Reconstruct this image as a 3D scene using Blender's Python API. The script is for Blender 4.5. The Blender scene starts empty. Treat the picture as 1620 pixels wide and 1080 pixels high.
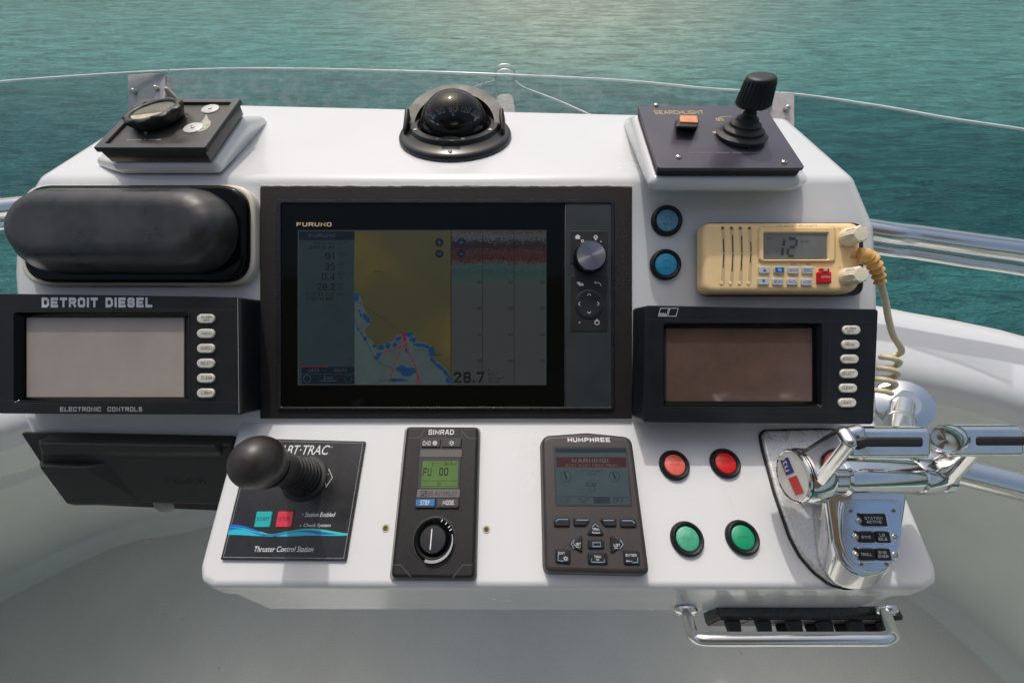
import bpy, bmesh, math, random
from mathutils import Vector, Matrix
random.seed(7)
R = math.radians
PITCH = 48.0; FPX = 660.0; CX = 810.0; CY = 540.0
CAM = Vector((0, 0, 5.0))
sp, cp = math.sin(R(PITCH)), math.cos(R(PITCH))
EX = Vector((1, 0, 0)); FW = Vector((0, cp, -sp)); UP = Vector((0, sp, cp)); Z3 = Vector((0, 0, 1))
SC = bpy.context.scene; COL = SC.collection

# ---------------------------------------------------------------- camera, sky, sun, exposure
cam = bpy.data.cameras.new('camera'); co = bpy.data.objects.new('camera', cam); COL.objects.link(co)
co.location = CAM; co.rotation_euler = (R(90 - PITCH), 0, 0)
cam.sensor_width = 36; cam.lens = 36 * FPX / 1620; cam.clip_start = .01; cam.clip_end = 6000
SC.camera = co
SUN_EL, SUN_AZ = 61.0, -16.0          # degrees; azimuth measured from dead ahead, minus is to the left
w = bpy.data.worlds.new('World'); SC.world = w; w.use_nodes = True
nt = w.node_tree; bg = nt.nodes['Background']
sky = nt.nodes.new('ShaderNodeTexSky'); sky.sky_type = 'NISHITA'; sky.sun_disc = False
sky.sun_elevation = R(SUN_EL); sky.sun_rotation = R(SUN_AZ); sky.air_density = 1.5; sky.dust_density = 8.0; sky.ozone_density = 1.6
nt.links.new(sky.outputs[0], bg.inputs[0]); bg.inputs[1].default_value = .15
sl = bpy.data.lights.new('sun', 'SUN'); so = bpy.data.objects.new('sun', sl); COL.objects.link(so)
sl.energy = 2.0; sl.angle = R(1.2); sl.color = (1, .975, .94)
sd = Vector((math.sin(R(SUN_AZ)) * math.cos(R(SUN_EL)), math.cos(R(SUN_AZ)) * math.cos(R(SUN_EL)), math.sin(R(SUN_EL))))
so.rotation_euler = sd.to_track_quat('Z', 'Y').to_euler(); so.location = (-2, 8, 15)
SC.view_settings.view_transform = 'Standard'; SC.view_settings.look = 'None'
SC.view_settings.exposure = -.24; SC.view_settings.gamma = 1; SC.view_settings.use_curve_mapping = False

# ---------------------------------------------------------------- pixels to places on real planes
def ray(px, py): return EX * ((px - CX) / FPX) + UP * ((CY - py) / FPX) + FW
def dep(px, py, z): return CAM + ray(px, py) * z            # point at a given distance along the view axis
def lvl(px, py, z):                                         # point at a given height relative to the eye
    r = ray(px, py); return CAM + r * (z / r.z)
class Fr:
    def __init__(s, o, x, y):
        s.o = o; s.x = x.normalized(); s.y = y.normalized(); s.n = s.x.cross(s.y).normalized()
        s.M = Matrix(((s.x.x, s.y.x, s.n.x, o.x), (s.x.y, s.y.y, s.n.y, o.y), (s.x.z, s.y.z, s.n.z, o.z), (0, 0, 0, 1)))
    def w(s, px, py, h=0):
        r = ray(px, py); k = (s.o + s.n * h - CAM).dot(s.n) / r.dot(s.n); return CAM + r * k
MAIN = Fr(dep(810, 540, .5), EX, UP)
th = R(29.4)
LOW = Fr(dep(810, 672, .5), EX, UP * math.cos(th) + FW * math.sin(th))
ZT = -.2398
TOP = Fr(Vector((0, .6, 5 + ZT)), EX, Vector((0, 1, 0)))
t8 = R(8)
def tilted(px, py, h):
    o = TOP.w(px, py, h); return Fr(o, EX, Vector((0, math.cos(t8), math.sin(t8))))
PL = tilted(236, 231, .036)
PR = tilted(1157, 266, .034)
STE = Fr(dep(200, 683, .5), EX, Vector((0, math.sin(R(22)), math.cos(R(22)))))
lipw = LOW.w(900, 935)
LIP = Fr(Vector((0, lipw.y, lipw.z)), EX, Z3)

# ---------------------------------------------------------------- materials
def S(r, g, b): 
    f = lambda c: (c / 255 / 12.92) if c <= 10 else ((c / 255 + .055) / 1.055) ** 2.4
    return (f(r), f(g), f(b), 1)
MATS = {}
def tex_mat(name, fn):
    m = bpy.data.materials.new(name); m.use_nodes = True; fn(m.node_tree, m.node_tree.nodes, m.node_tree.links, m.node_tree.nodes['Principled BSDF']); return m
def n_ramp(N, stops, interp='LINEAR'):
    r = N.new('ShaderNodeValToRGB'); r.color_ramp.interpolation = interp
    e = r.color_ramp.elements
    while len(e) > 1: e.remove(e[0])
    e[0].position = stops[0][0]; e[0].color = stops[0][1]
    for p, c in stops[1:]:
        k = e.new(p); k.color = c
    return r
def pm(name, col, rough=.5, metal=0, var=.08, vs=25, bump=0, bs=400, coat=0, spec=.5, rv=.08, emit=0, scratch=0):
    m = bpy.data.materials.new(name); m.use_nodes = True; t = m.node_tree; N = t.nodes; L = t.links
    b = N['Principled BSDF']; col = tuple(col[:3]) + (1,)
    tc = N.new('ShaderNodeTexCoord'); nz = N.new('ShaderNodeTexNoise'); nz.inputs['Scale'].default_value = vs; nz.inputs['Detail'].default_value = 6
    nz.inputs['Roughness'].default_value = .65
    L.new(tc.outputs['Object'], nz.inputs['Vector'])
    mp = N.new('ShaderNodeMapRange'); mp.inputs['From Min'].default_value = .3; mp.inputs['From Max'].default_value = .7
    mp.inputs['To Min'].default_value = 1 - var; mp.inputs['To Max'].default_value = 1 + var
    L.new(nz.outputs['Fac'], mp.inputs['Value'])
    vm = N.new('ShaderNodeVectorMath'); vm.operation = 'SCALE'; vm.inputs[0].default_value = col[:3]
    L.new(mp.outputs['Result'], vm.inputs['Scale']); L.new(vm.outputs[0], b.inputs['Base Color'])
    mr = N.new('ShaderNodeMapRange'); mr.inputs['From Min'].default_value = .3; mr.inputs['From Max'].default_value = .7
    mr.inputs['To Min'].default_value = max(.02, rough - rv); mr.inputs['To Max'].default_value = min(1, rough + rv)
    L.new(nz.outputs['Fac'], mr.inputs['Value']); L.new(mr.outputs['Result'], b.inputs['Roughness'])
    b.inputs['Metallic'].default_value = metal; b.inputs['Specular IOR Level'].default_value = spec
    b.inputs['Coat Weight'].default_value = coat; b.inputs['Coat Roughness'].default_value = .08
    if bump:
        n2 = N.new('ShaderNodeTexNoise'); n2.inputs['Scale'].default_value = bs; n2.inputs['Detail'].default_value = 3
        L.new(tc.outputs['Object'], n2.inputs['Vector'])
        bp = N.new('ShaderNodeBump'); bp.inputs['Strength'].default_value = bump; bp.inputs['Distance'].default_value = .001
        L.new(n2.outputs['Fac'], bp.inputs['Height']); L.new(bp.outputs['Normal'], b.inputs['Normal'])
    if emit:
        b.inputs['Emission Color'].default_value = col; b.inputs['Emission Strength'].default_value = emit
        b.inputs['Base Color'].default_value = (.01, .01, .01, 1)
        for l in list(b.inputs['Base Color'].links): L.remove(l)
        L.new(vm.outputs[0], b.inputs['Emission Color'])
    MATS[name] = m; return m
LK = .42
def lcd(name, c, k=None):
    k = LK if k is None else k
    return pm(name, tuple(x * k for x in c[:3]), rough=.16, emit=1.0, var=.1, vs=60, spec=.14)
def gelcoat():
    def f(t, N, L, b):
        tc = N.new('ShaderNodeTexCoord')
        def nz(sc, det=5, rough=.6, st=(1, 1, 1), rot=0):
            mp = N.new('ShaderNodeMapping'); mp.inputs['Scale'].default_value = st; mp.inputs['Rotation'].default_value = (0, 0, R(rot)); L.new(tc.outputs['Object'], mp.inputs[0])
            z = N.new('ShaderNodeTexNoise'); z.inputs['Scale'].default_value = sc; z.inputs['Detail'].default_value = det; z.inputs['Roughness'].default_value = rough; L.new(mp.outputs[0], z.inputs['Vector']); return z.outputs['Fac']
        base = n_ramp(N, [(.3, (.605, .625, .64, 1)), (.7, (.64, .66, .675, 1))]); L.new(nz(5), base.inputs[0])
        vo = N.new('ShaderNodeTexVoronoi'); vo.inputs['Scale'].default_value = 38; L.new(tc.outputs['Object'], vo.inputs['Vector'])
        r1 = n_ramp(N, [(.028, (1, 1, 1, 1)), (.05, (0, 0, 0, 1))]); L.new(vo.outputs['Distance'], r1.inputs[0])
        r2 = n_ramp(N, [(.58, (0, 0, 0, 1)), (.66, (1, 1, 1, 1))]); L.new(nz(9, 2), r2.inputs[0])
        mu = N.new('ShaderNodeMath'); mu.operation = 'MULTIPLY'; L.new(r1.outputs[0], mu.inputs[0]); L.new(r2.outputs[0], mu.inputs[1])
        m2 = N.new('ShaderNodeMath'); m2.operation = 'MULTIPLY'; m2.inputs[1].default_value = .55; L.new(mu.outputs[0], m2.inputs[0])
        mx = N.new('ShaderNodeMixRGB'); L.new(m2.outputs[0], mx.inputs[0]); L.new(base.outputs[0], mx.inputs[1]); mx.inputs[2].default_value = (.30, .26, .20, 1)
        sc = n_ramp(N, [(.655, (0, 0, 0, 1)), (.70, (1, 1, 1, 1))]); L.new(nz(60, 6, .7, (1, .12, .3), 35), sc.inputs[0])
        r3 = n_ramp(N, [(.52, (0, 0, 0, 1)), (.62, (.16, .16, .16, 1))]); L.new(nz(4.3, 2), r3.inputs[0])
        m3 = N.new('ShaderNodeMath'); m3.operation = 'MULTIPLY'; L.new(sc.outputs[0], m3.inputs[0]); L.new(r3.outputs[0], m3.inputs[1])
        my = N.new('ShaderNodeMixRGB'); L.new(m3.outputs[0], my.inputs[0]); L.new(mx.outputs[0], my.inputs[1]); my.inputs[2].default_value = (.36, .35, .33, 1)
        L.new(my.outputs[0], b.inputs['Base Color'])
        rr_ = N.new('ShaderNodeMapRange'); rr_.inputs[3].default_value = .22; rr_.inputs[4].default_value = .30; L.new(nz(14, 6), rr_.inputs[0]); L.new(rr_.outputs[0], b.inputs['Roughness'])
        b.inputs['Coat Weight'].default_value = .25; b.inputs['Coat Roughness'].default_value = .08
    return tex_mat('white_gelcoat', f)
white = gelcoat()
shade_white = pm('liner_gelcoat', (.76, .80, .75), .38, var=.04, vs=5, rv=.05)
cream = pm('aged_white_plastic', (.62, .58, .48), .4, var=.06)
def deck_mat():
    def f(t, N, L, b):
        tc = N.new('ShaderNodeTexCoord')
        def nz(sc, det): z = N.new('ShaderNodeTexNoise'); z.inputs['Scale'].default_value = sc; z.inputs['Detail'].default_value = det; z.inputs['Roughness'].default_value = .65; L.new(tc.outputs['Object'], z.inputs[0]); return z.outputs['Fac']
        a = n_ramp(N, [(.3, (.66, .675, .645, 1)), (.7, (.75, .765, .735, 1))]); L.new(nz(3.2, 5), a.inputs[0])
        g = n_ramp(N, [(.34, (.78, .78, .78, 1)), (.5, (1, 1, 1, 1)), (.68, (1.1, 1.1, 1.1, 1))]); L.new(nz(420, 3), g.inputs[0])
        m = N.new('ShaderNodeMixRGB'); m.blend_type = 'MULTIPLY'; m.inputs[0].default_value = 1; L.new(a.outputs[0], m.inputs[1]); L.new(g.outputs[0], m.inputs[2])
        st = n_ramp(N, [(.66, (1, 1, 1, 1)), (.74, (.80, .79, .76, 1))]); L.new(nz(22, 6), st.inputs[0])
        m2 = N.new('ShaderNodeMixRGB'); m2.blend_type = 'MULTIPLY'; m2.inputs[0].default_value = 1; L.new(m.outputs[0], m2.inputs[1]); L.new(st.outputs[0], m2.inputs[2]); L.new(m2.outputs[0], b.inputs['Base Color'])
        b.inputs['Roughness'].default_value = .7; bp = N.new('ShaderNodeBump'); bp.inputs['Strength'].default_value = .4; bp.inputs['Distance'].default_value = .001; L.new(nz(900, 2), bp.inputs['Height']); L.new(bp.outputs[0], b.inputs['Normal'])
    return tex_mat('grey_nonskid', f)
floor_m = deck_mat()
blk = pm('black_plastic', (.010, .010, .011), .45, var=.3, vs=40, bump=.35, bs=1500, spec=.32)
blk_s = pm('smooth_black_plastic', (.012, .013, .015), .28, var=.2, vs=30)
blk_tex = pm('textured_black_panel', (.010, .0088, .0092), .55, var=.8, vs=900, bump=1.0, bs=1300, spec=.3)
blk_gloss = pm('gloss_black_glass', (.002, .003, .003), .08, var=.1, spec=.16, rv=.03)
blk_worn = pm('weathered_black_acrylic', (.022, .020, .020), .34, var=.55, vs=16, rv=.12, coat=.2)
blk_blue = pm('blue_black_plastic', (.008, .010, .013), .38, var=.25, vs=30, bump=.25, bs=1500, spec=.35)
key_m = pm('black_rubber_key', (.010, .011, .013), .5, var=.2)
rub = pm('black_rubber', (.014, .014, .015), .58, var=.3, vs=60, bump=.3, bs=700)
brownblk = pm('sun_faded_black_plastic', (.022, .018, .016), .5, var=.25, vs=50, bump=.2, bs=900)
humm = pm('warm_black_plastic', (.034, .028, .028), .5, var=.12, vs=50, bump=.2, bs=1500)
chrome = pm('polished_chrome', (.82, .82, .82), .07, 1, var=.07, vs=70, rv=.05)
steel = pm('brushed_stainless', (.60, .55, .52), .42, .35, var=.14, vs=60, rv=.1, bump=.3, bs=500)
rail_m = pm('polished_rail_steel', (.82, .82, .80), .14, 1, var=.03, vs=10, rv=.05)
ink_w = pm('white_ink', (.62, .64, .65), .5, var=.05)
ink_g = pm('faded_grey_ink', (.30, .32, .34), .5, var=.1)
ink_k = pm('black_ink', (.012, .012, .015), .5, var=.1)
ink_au = pm('gold_ink', (.52, .43, .20), .5, var=.25, vs=200)
ink_cu = pm('copper_gold_lettering', (.75, .55, .32), .35, metal=.5, var=.1)
beige = pm('yellowed_plastic', S(242, 210, 156), .42, var=.07, vs=20, bump=.1, bs=900)
beige2 = pm('yellowed_rubber', S(214, 166, 96), .5, var=.15, vs=60)
ivory = pm('ivory_plastic', S(228, 220, 196), .4, var=.05)
cable_m = pm('cream_cable', S(205, 195, 165), .48, var=.12, vs=40)
keyw = pm('aged_key_cap', S(205, 203, 192), .45, var=.15, vs=200)
keygrey = pm('grey_key_cap', S(190, 192, 190), .45, var=.05)
blue_ink = pm('blue_print', S(20, 105, 165), .4, var=.08)
red_m = pm('red_plastic', S(190, 22, 22), .3, var=.1)
ledoff = pm('clear_led', (.45, .42, .38), .15, var=.1)
screw_m = pm('screw_steel', (.62, .59, .52), .25, 1, var=.1)
hole_m = pm('drilled_hole', (.10, .07, .03), .9, var=.3, vs=600)
hole_rim = pm('hole_rim', (.50, .46, .36), .7, var=.1)

def lens_mat(name, c, glow=0.0, wear=.5):
    def f(t, N, L, b):
        tc = N.new('ShaderNodeTexCoord'); nz = N.new('ShaderNodeTexNoise'); nz.inputs['Scale'].default_value = 260; nz.inputs['Detail'].default_value = 5
        L.new(tc.outputs['Object'], nz.inputs['Vector'])
        d = tuple(x * .75 + .12 * wear for x in c[:3]) + (1,)
        r = n_ramp(N, [(.35, tuple(x * .8 for x in c[:3]) + (1,)), (.7, d)]); L.new(nz.outputs['Fac'], r.inputs[0]); L.new(r.outputs[0], b.inputs['Base Color'])
        b.inputs['Roughness'].default_value = .45; b.inputs['Coat Weight'].default_value = .25
        b.inputs['Emission Color'].default_value = c; b.inputs['Emission Strength'].default_value = glow
    return tex_mat(name, f)

# ---------------------------------------------------------------- geometry helpers
def V(*a): return Vector(a)
def ccw(p):
    a = sum(p[i][0] * p[(i + 1) % len(p)][1] - p[(i + 1) % len(p)][0] * p[i][1] for i in range(len(p)))
    return p if a > 0 else p[::-1]
def rnd(pts, r, seg=5):
    pts = ccw([(p[0], p[1]) for p in pts]); n = len(pts); out = []
    rr = r if isinstance(r, (list, tuple)) else [r] * n
    for i in range(n):
        p = Vector(pts[i]); a = Vector(pts[i - 1]) - p; b = Vector(pts[(i + 1) % n]) - p
        la, lb = a.length, b.length
        if rr[i] <= 0 or la < 1e-9 or lb < 1e-9: out.append(tuple(p)); continue
        a /= la; b /= lb; ang = a.angle(b)
        if ang > 3.05: out.append(tuple(p)); continue
        d = min(rr[i] / math.tan(ang / 2), la * .49, lb * .49)
        s, e = p + a * d, p + b * d
        for k in range(seg + 1):
            u = k / seg; q = s * (1 - u) ** 2 + p * 2 * u * (1 - u) + e * u * u
            out.append(tuple(q))
    return out
def inset(pts, d):
    n = len(pts); o = []
    for i in range(n):
        p = Vector(pts[i]); a = (p - Vector(pts[i - 1])); b = (Vector(pts[(i + 1) % n]) - p)
        if a.length < 1e-9: a = b
        if b.length < 1e-9: b = a
        na = Vector((-a.y, a.x)).normalized(); nb = Vector((-b.y, b.x)).normalized()
        m = na + nb
        m = na if m.length < 1e-6 else m.normalized()
        c = max(.4, m.dot(na)); o.append(tuple(p + m * (d / c)))
    return o
def circ(cx, cy, r, n=32, ry=None): ry = ry or r; return [(cx + r * math.cos(2 * math.pi * i / n), cy + ry * math.sin(2 * math.pi * i / n)) for i in range(n)]
def rings(rs, c0=True, c1=True, close=True, bm=None):
    bm = bm or bmesh.new(); vs = [[bm.verts.new(p) for p in r] for r in rs]
    for a, b in zip(vs, vs[1:]):
        n = len(a)
        for i in range(n if close else n - 1):
            j = (i + 1) % n
            f = bm.faces.new((a[i], a[j], b[j], b[i])); f.smooth = True
    if c0: bm.faces.new(vs[0][::-1]).smooth = False
    if c1: bm.faces.new(vs[-1]).smooth = False
    return bm
def plate(pts, z0, z1, b=.0006, seg=2, bm=None, flare=0):
    pts = ccw([(p[0], p[1]) for p in pts]); rs = []
    o = inset(pts, -flare) if flare else pts
    rs.append([V(x, y, z0) for x, y in o])
    for k in range(seg + 1):
        a = (math.pi / 2) * k / seg
        q = inset(pts, b * (1 - math.cos(a)))
        rs.append([V(x, y, z1 - b + b * math.sin(a)) for x, y in q])
    return rings(rs, bm=bm)
def frame_plate(outer, inner, z0, z1, b=.0005, bm=None):     # plate with a hole; outer and inner have equal vertex counts
    bm = bm or bmesh.new(); o = ccw(outer); i = ccw(inner); n = len(o)
    oi = inset(o, b); ii = inset(i, -b)
    rs = [[V(x, y, z0) for x, y in o], [V(x, y, z1 - b) for x, y in o], [V(x, y, z1) for x, y in oi], [V(x, y, z1) for x, y in ii], [V(x, y, z1 - b) for x, y in i], [V(x, y, z0) for x, y in i]]
    rs.append(rs[0]); b_ = rings(rs, False, False, bm=bm)
    for f in b_.faces:
        zz = [v.co.z for v in f.verts]
        if max(zz) - min(zz) < 1e-7: f.smooth = False
    return b_
def smooth_closed(pts, n=5):
    P = [Vector((a, b)) for a, b in pts]; m = len(P); o = []
    for i in range(m):
        a, b, c, d = P[i - 1], P[i], P[(i + 1) % m], P[(i + 2) % m]
        for k in range(n):
            t = k / n; q = .5 * ((2 * b) + (c - a) * t + (2 * a - 5 * b + 4 * c - d) * t * t + (3 * b - a - 3 * c + d) * t ** 3); o.append((q.x, q.y))
    return o
def resample(p, n):
    p = [Vector(q) for q in p]; L = [0]
    for i in range(len(p)): L.append(L[-1] + (p[(i + 1) % len(p)] - p[i]).length)
    out = []; j = 0
    for k in range(n):
        s = L[-1] * k / n
        while L[j + 1] < s: j += 1
        u = (s - L[j]) / max(1e-9, L[j + 1] - L[j]); out.append(tuple(p[j].lerp(p[(j + 1) % len(p)], u)))
    return out
def lathe(prof, seg=32, bm=None, c=(0, 0, 0), M=None, c0=True):
    rs = []
    for r, z in prof: rs.append([V(c[0] + r * math.cos(2 * math.pi * i / seg), c[1] + r * math.sin(2 * math.pi * i / seg), c[2] + z) for i in range(seg)])
    b2 = rings(rs, c0, bm=bm)
    if M is not None: bmesh.ops.transform(b2, matrix=M, verts=b2.verts)
    return b2
def spline(pts, n=6):
    P = [Vector(p) for p in pts]; P = [P[0] * 2 - P[1]] + P + [P[-1] * 2 - P[-2]]; o = []
    for i in range(1, len(P) - 2):
        a, b, c, d = P[i - 1:i + 3]
        for k in range(n):
            t = k / n; o.append(.5 * ((2 * b) + (c - a) * t + (2 * a - 5 * b + 4 * c - d) * t * t + (3 * b - a - 3 * c + d) * t ** 3))
    o.append(P[-2]); return o
def tube(path, r, seg=12, bm=None, caps=True):
    path = [Vector(p) for p in path]; n = len(path); rs = []
    t0 = (path[1] - path[0]).normalized(); u = t0.orthogonal().normalized()
    for i, p in enumerate(path):
        t = (path[min(i + 1, n - 1)] - path[max(i - 1, 0)]).normalized()
        u = (u - t * u.dot(t)).normalized(); v = t.cross(u)
        q = r[i] if isinstance(r, (list, tuple)) else r
        rs.append([p + (u * math.cos(2 * math.pi * k / seg) + v * math.sin(2 * math.pi * k / seg)) * q for k in range(seg)])
    return rings(rs, caps, caps, bm=bm)
def hull(pts, r, seg=16):
    bm = bmesh.new()
    for p in pts:
        rr = p[3] if len(p) > 3 else r; p = Vector(p[:3])
        for j in range(seg // 2 + 1):
            a = -math.pi / 2 + math.pi * j / (seg // 2)
            for k in range(seg if 0 < j < seg // 2 else 1):
                bm.verts.new(p + V(math.cos(a) * math.cos(2 * math.pi * k / seg), math.cos(a) * math.sin(2 * math.pi * k / seg), math.sin(a)) * rr)
    res = bmesh.ops.convex_hull(bm, input=bm.verts)
    bmesh.ops.delete(bm, geom=list({g for g in res['geom_interior'] + res['geom_unused'] if isinstance(g, bmesh.types.BMVert)}), context='VERTS')
    bmesh.ops.dissolve_limit(bm, angle_limit=R(.6), verts=bm.verts, edges=bm.edges)
    for f in bm.faces: f.smooth = True
    return bm
def merge(a, b, M=None):
    me = bpy.data.meshes.new('tmp'); b.to_mesh(me); b.free()
    if M is not None: me.transform(M)
    a.from_mesh(me); bpy.data.meshes.remove(me); return a
def obj(name, bm, mat, parent=None, label=None, wn=False, M=None):
    if M is not None: bmesh.ops.transform(bm, matrix=M, verts=bm.verts)
    me = bpy.data.meshes.new(name)
    bmesh.ops.recalc_face_normals(bm, faces=bm.faces)
    if not wn:
        bm.normal_update()
        for e in bm.edges:
            lf = e.link_faces
            if len(lf) == 2 and (not lf[0].smooth or not lf[1].smooth or lf[0].normal.angle(lf[1].normal, 0) > R(50)): e.smooth = False
        for f in bm.faces: f.smooth = True
    bm.to_mesh(me); bm.free(); me.materials.append(mat)
    o = bpy.data.objects.new(name, me); COL.objects.link(o)
    if wn:
        m = o.modifiers.new('wn', 'WEIGHTED_NORMAL'); m.mode = 'FACE_AREA'; m.weight = 80
    if parent: o.parent = parent
    if label: o['label'] = label
    return o
def tag(o, label=None, cat=None, group=None, kind=None):
    for k, v in (('label', label), ('category', cat), ('group', group), ('kind', kind)):
        if v: o[k] = v
    return o

STROKE = {
'A': ([(0,0),(1.5,6),(2.5,6),(4,0)],[(.6,2),(3.4,2)]), 'B': ([(3,3.1),(0,3.1),(0,6),(3,6),(3.8,5.3),(3.8,3.8),(3,3.1),(4,2.4),(4,.8),(3.2,0),(0,0),(0,3.1)],),
'C': ([(4,4.7),(4,5.2),(3.2,6),(.8,6),(0,5.2),(0,.8),(.8,0),(3.2,0),(4,.8),(4,1.3)],), 'D': ([(0,3),(0,6),(2.8,6),(4,4.8),(4,1.2),(2.8,0),(0,0),(0,3)],),
'E': ([(4,6),(0,6),(0,0),(4,0)],[(0,3),(3.5,3)]), 'F': ([(4,6),(0,6),(0,0)],[(0,3),(3.4,3)]), 'G': ([(4,4.7),(4,5.2),(3.2,6),(.8,6),(0,5.2),(0,.8),(.8,0),(3.2,0),(4,.8),(4,2.8),(2.3,2.8)],),
'H': ([(0,0),(0,6)],[(4,0),(4,6)],[(0,3),(4,3)]), 'I': ([(0,0),(0,6)],), 'J': ([(3.4,6),(3.4,.9),(2.6,0),(.8,0),(0,.9),(0,1.6)],), 'K': ([(0,0),(0,6)],[(3.9,6),(.4,2.9),(4,0)]),
'L': ([(0,6),(0,0),(3.7,0)],), 'M': ([(0,0),(0,6),(2.4,1.6),(4.8,6),(4.8,0)],), 'N': ([(0,0),(0,6),(4,0),(4,6)],), 'O': ([(2,6),(.8,6),(0,5.2),(0,.8),(.8,0),(3.2,0),(4,.8),(4,5.2),(3.2,6),(2,6)],),
'P': ([(0,0),(0,6),(3.2,6),(4,5.2),(4,3.6),(3.2,2.8),(0,2.8)],), 'Q': ([(2,6),(.8,6),(0,5.2),(0,.8),(.8,0),(3.2,0),(4,.8),(4,5.2),(3.2,6),(2,6)],[(2.6,1.6),(4.2,-.3)]),
'R': ([(0,0),(0,6),(3.2,6),(4,5.2),(4,3.7),(3.2,2.9),(0,2.9)],[(2.3,2.9),(4,0)]), 'S': ([(3.9,4.8),(3.9,5.2),(3.1,6),(.8,6),(0,5.2),(0,3.9),(.8,3.1),(3.2,3),(4,2.2),(4,.8),(3.2,0),(.8,0),(0,.8),(0,1.2)],),
'T': ([(0,6),(4,6)],[(2,6),(2,0)]), 'U': ([(0,6),(0,.8),(.8,0),(3.2,0),(4,.8),(4,6)],), 'V': ([(0,6),(2,0),(4,6)],), 'W': ([(0,6),(1.3,0),(2.6,5.4),(3.9,0),(5.2,6)],), 'X': ([(0,0),(4,6)],[(0,6),(4,0)]),
'Y': ([(0,6),(2,3),(4,6)],[(2,3),(2,0)]), 'Z': ([(0,6),(4,6),(0,0),(4,0)],), '0': ([(2,6),(.8,6),(0,5.2),(0,.8),(.8,0),(2.8,0),(3.6,.8),(3.6,5.2),(2.8,6),(2,6)],), '1': ([(0,4.8),(1.4,6),(1.4,0)],),
'2': ([(0,4.8),(0,5.2),(.8,6),(3,6),(3.8,5.2),(3.8,4),(0,0),(3.9,0)],), '3': ([(0,5.2),(.8,6),(3,6),(3.8,5.2),(3.8,3.8),(3,3.1),(1.4,3.1)],[(3,3.1),(3.8,2.4),(3.8,.8),(3,0),(.8,0),(0,.8)]),
'4': ([(3,0),(3,6),(0,1.7),(4,1.7)],), '5': ([(3.6,6),(.3,6),(.1,3.3),(3,3.6),(3.8,2.8),(3.8,.8),(3,0),(.8,0),(0,.8)],), '6': ([(3.6,5.4),(3,6),(.8,6),(0,5.2),(0,.8),(.8,0),(3,0),(3.8,.8),(3.8,2.6),(3,3.4),(.1,3.4)],),
'7': ([(0,6),(4,6),(1.4,0)],), '8': ([(.8,3.1),(.1,3.9),(.1,5.2),(.9,6),(3,6),(3.7,5.2),(3.7,3.9),(3,3.1),(.8,3.1),(0,2.4),(0,.8),(.8,0),(3,0),(3.8,.8),(3.8,2.4),(3,3.1)],), '9': ([(.2,.6),(.8,0),(3,0),(3.8,.8),(3.8,5.2),(3,6),(.8,6),(0,5.2),(0,3.6),(.8,2.8),(3.7,2.8)],),
'.': ([(0,0),(0,.5)],), ':': ([(0,1),(0,1.5)],[(0,4),(0,4.5)]), "'": ([(0,6),(0,4.7)],), '-': ([(0,3),(2,3)],), '/': ([(0,0),(3,6)],), '!': ([(0,6),(0,2)],[(0,0),(0,.5)]), '°': ([(.6,6),(0,5.4),(.6,4.8),(1.2,5.4),(.6,6)],), '&': ([(4,0),(0,5),(1,6),(2,5),(0,1.5),(1,0),(4,2.5)],)}
def stroke_glyphs(s, wt):
    vs, fs = [], []; zi = 0; lines = s.split('\n'); ws = []
    def width(l): return sum((max(x for p in STROKE[c] for x, y in p) if c in STROKE else 1.6) + 1.25 + wt for c in l) - 1.25 - wt
    W = max(width(l) for l in lines)
    for li, l in enumerate(lines):
        x0 = (W - width(l)) / 2; y0 = -li * 8.6
        for c in l:
            if c not in STROKE: x0 += 1.6 + 1.25 + wt; continue
            for p in STROKE[c]:
                P = [Vector((x0 + a, y0 + b * (6 - wt) / 6 + wt / 2)) for a, b in p]; n = len(P); closed = (P[0] - P[-1]).length < 1e-6 and n > 3
                base = len(vs); zi += 1
                for i in range(n):
                    d0 = (P[i] - P[i - 1]) if i > 0 else ((P[0] - P[-2]) if closed else (P[1] - P[0])); d1 = (P[i + 1] - P[i]) if i < n - 1 else ((P[1] - P[0]) if closed else (P[-1] - P[-2]))
                    d0 = d0.normalized(); d1 = d1.normalized(); m = Vector((-(d0.y + d1.y), d0.x + d1.x))
                    m = m.normalized() if m.length > .2 else Vector((-d0.y, d0.x)); k = 1 / max(.6, m.dot(Vector((-d0.y, d0.x)))); q = P[i]
                    if not closed and i == 0: q = q - d1 * wt * .45
                    if not closed and i == n - 1: q = q + d0 * wt * .45
                    vs.append(Vector((q.x + m.x * wt / 2 * k, q.y + m.y * wt / 2 * k, zi))); vs.append(Vector((q.x - m.x * wt / 2 * k, q.y - m.y * wt / 2 * k, zi)))
                for i in range(n - 1): fs.append((base + 2 * i, base + 2 * i + 1, base + 2 * i + 3, base + 2 * i + 2))
            x0 += max(x for p in STROKE[c] for x, y in p) + 1.25 + wt
    return vs, fs
FCACHE = {}
def glyphs(s, bold=0, space=1.0):
    if not s.startswith('~') and all(c in STROKE or c in ' \n' for c in s): 
        k = (s, bold)
        if k not in FCACHE: FCACHE[k] = stroke_glyphs(s, .72 + bold * 10)
        return FCACHE[k]
    s = s.lstrip('~'); bold = bold * .45
    k = (s, bold, space)
    if k not in FCACHE:
        c = bpy.data.curves.new('t', 'FONT'); c.body = s; c.size = 1; c.offset = bold; c.resolution_u = 3; c.space_character = space
        c.space_line = .95; c.align_x = 'CENTER'
        o = bpy.data.objects.new('t', c); me = bpy.data.meshes.new_from_object(o)
        vs = [v.co.copy() for v in me.vertices]; fs = [tuple(p.vertices) for p in me.polygons]
        bpy.data.objects.remove(o); bpy.data.curves.remove(c); bpy.data.meshes.remove(me)
        FCACHE[k] = (vs, fs)
    return FCACHE[k]
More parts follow.
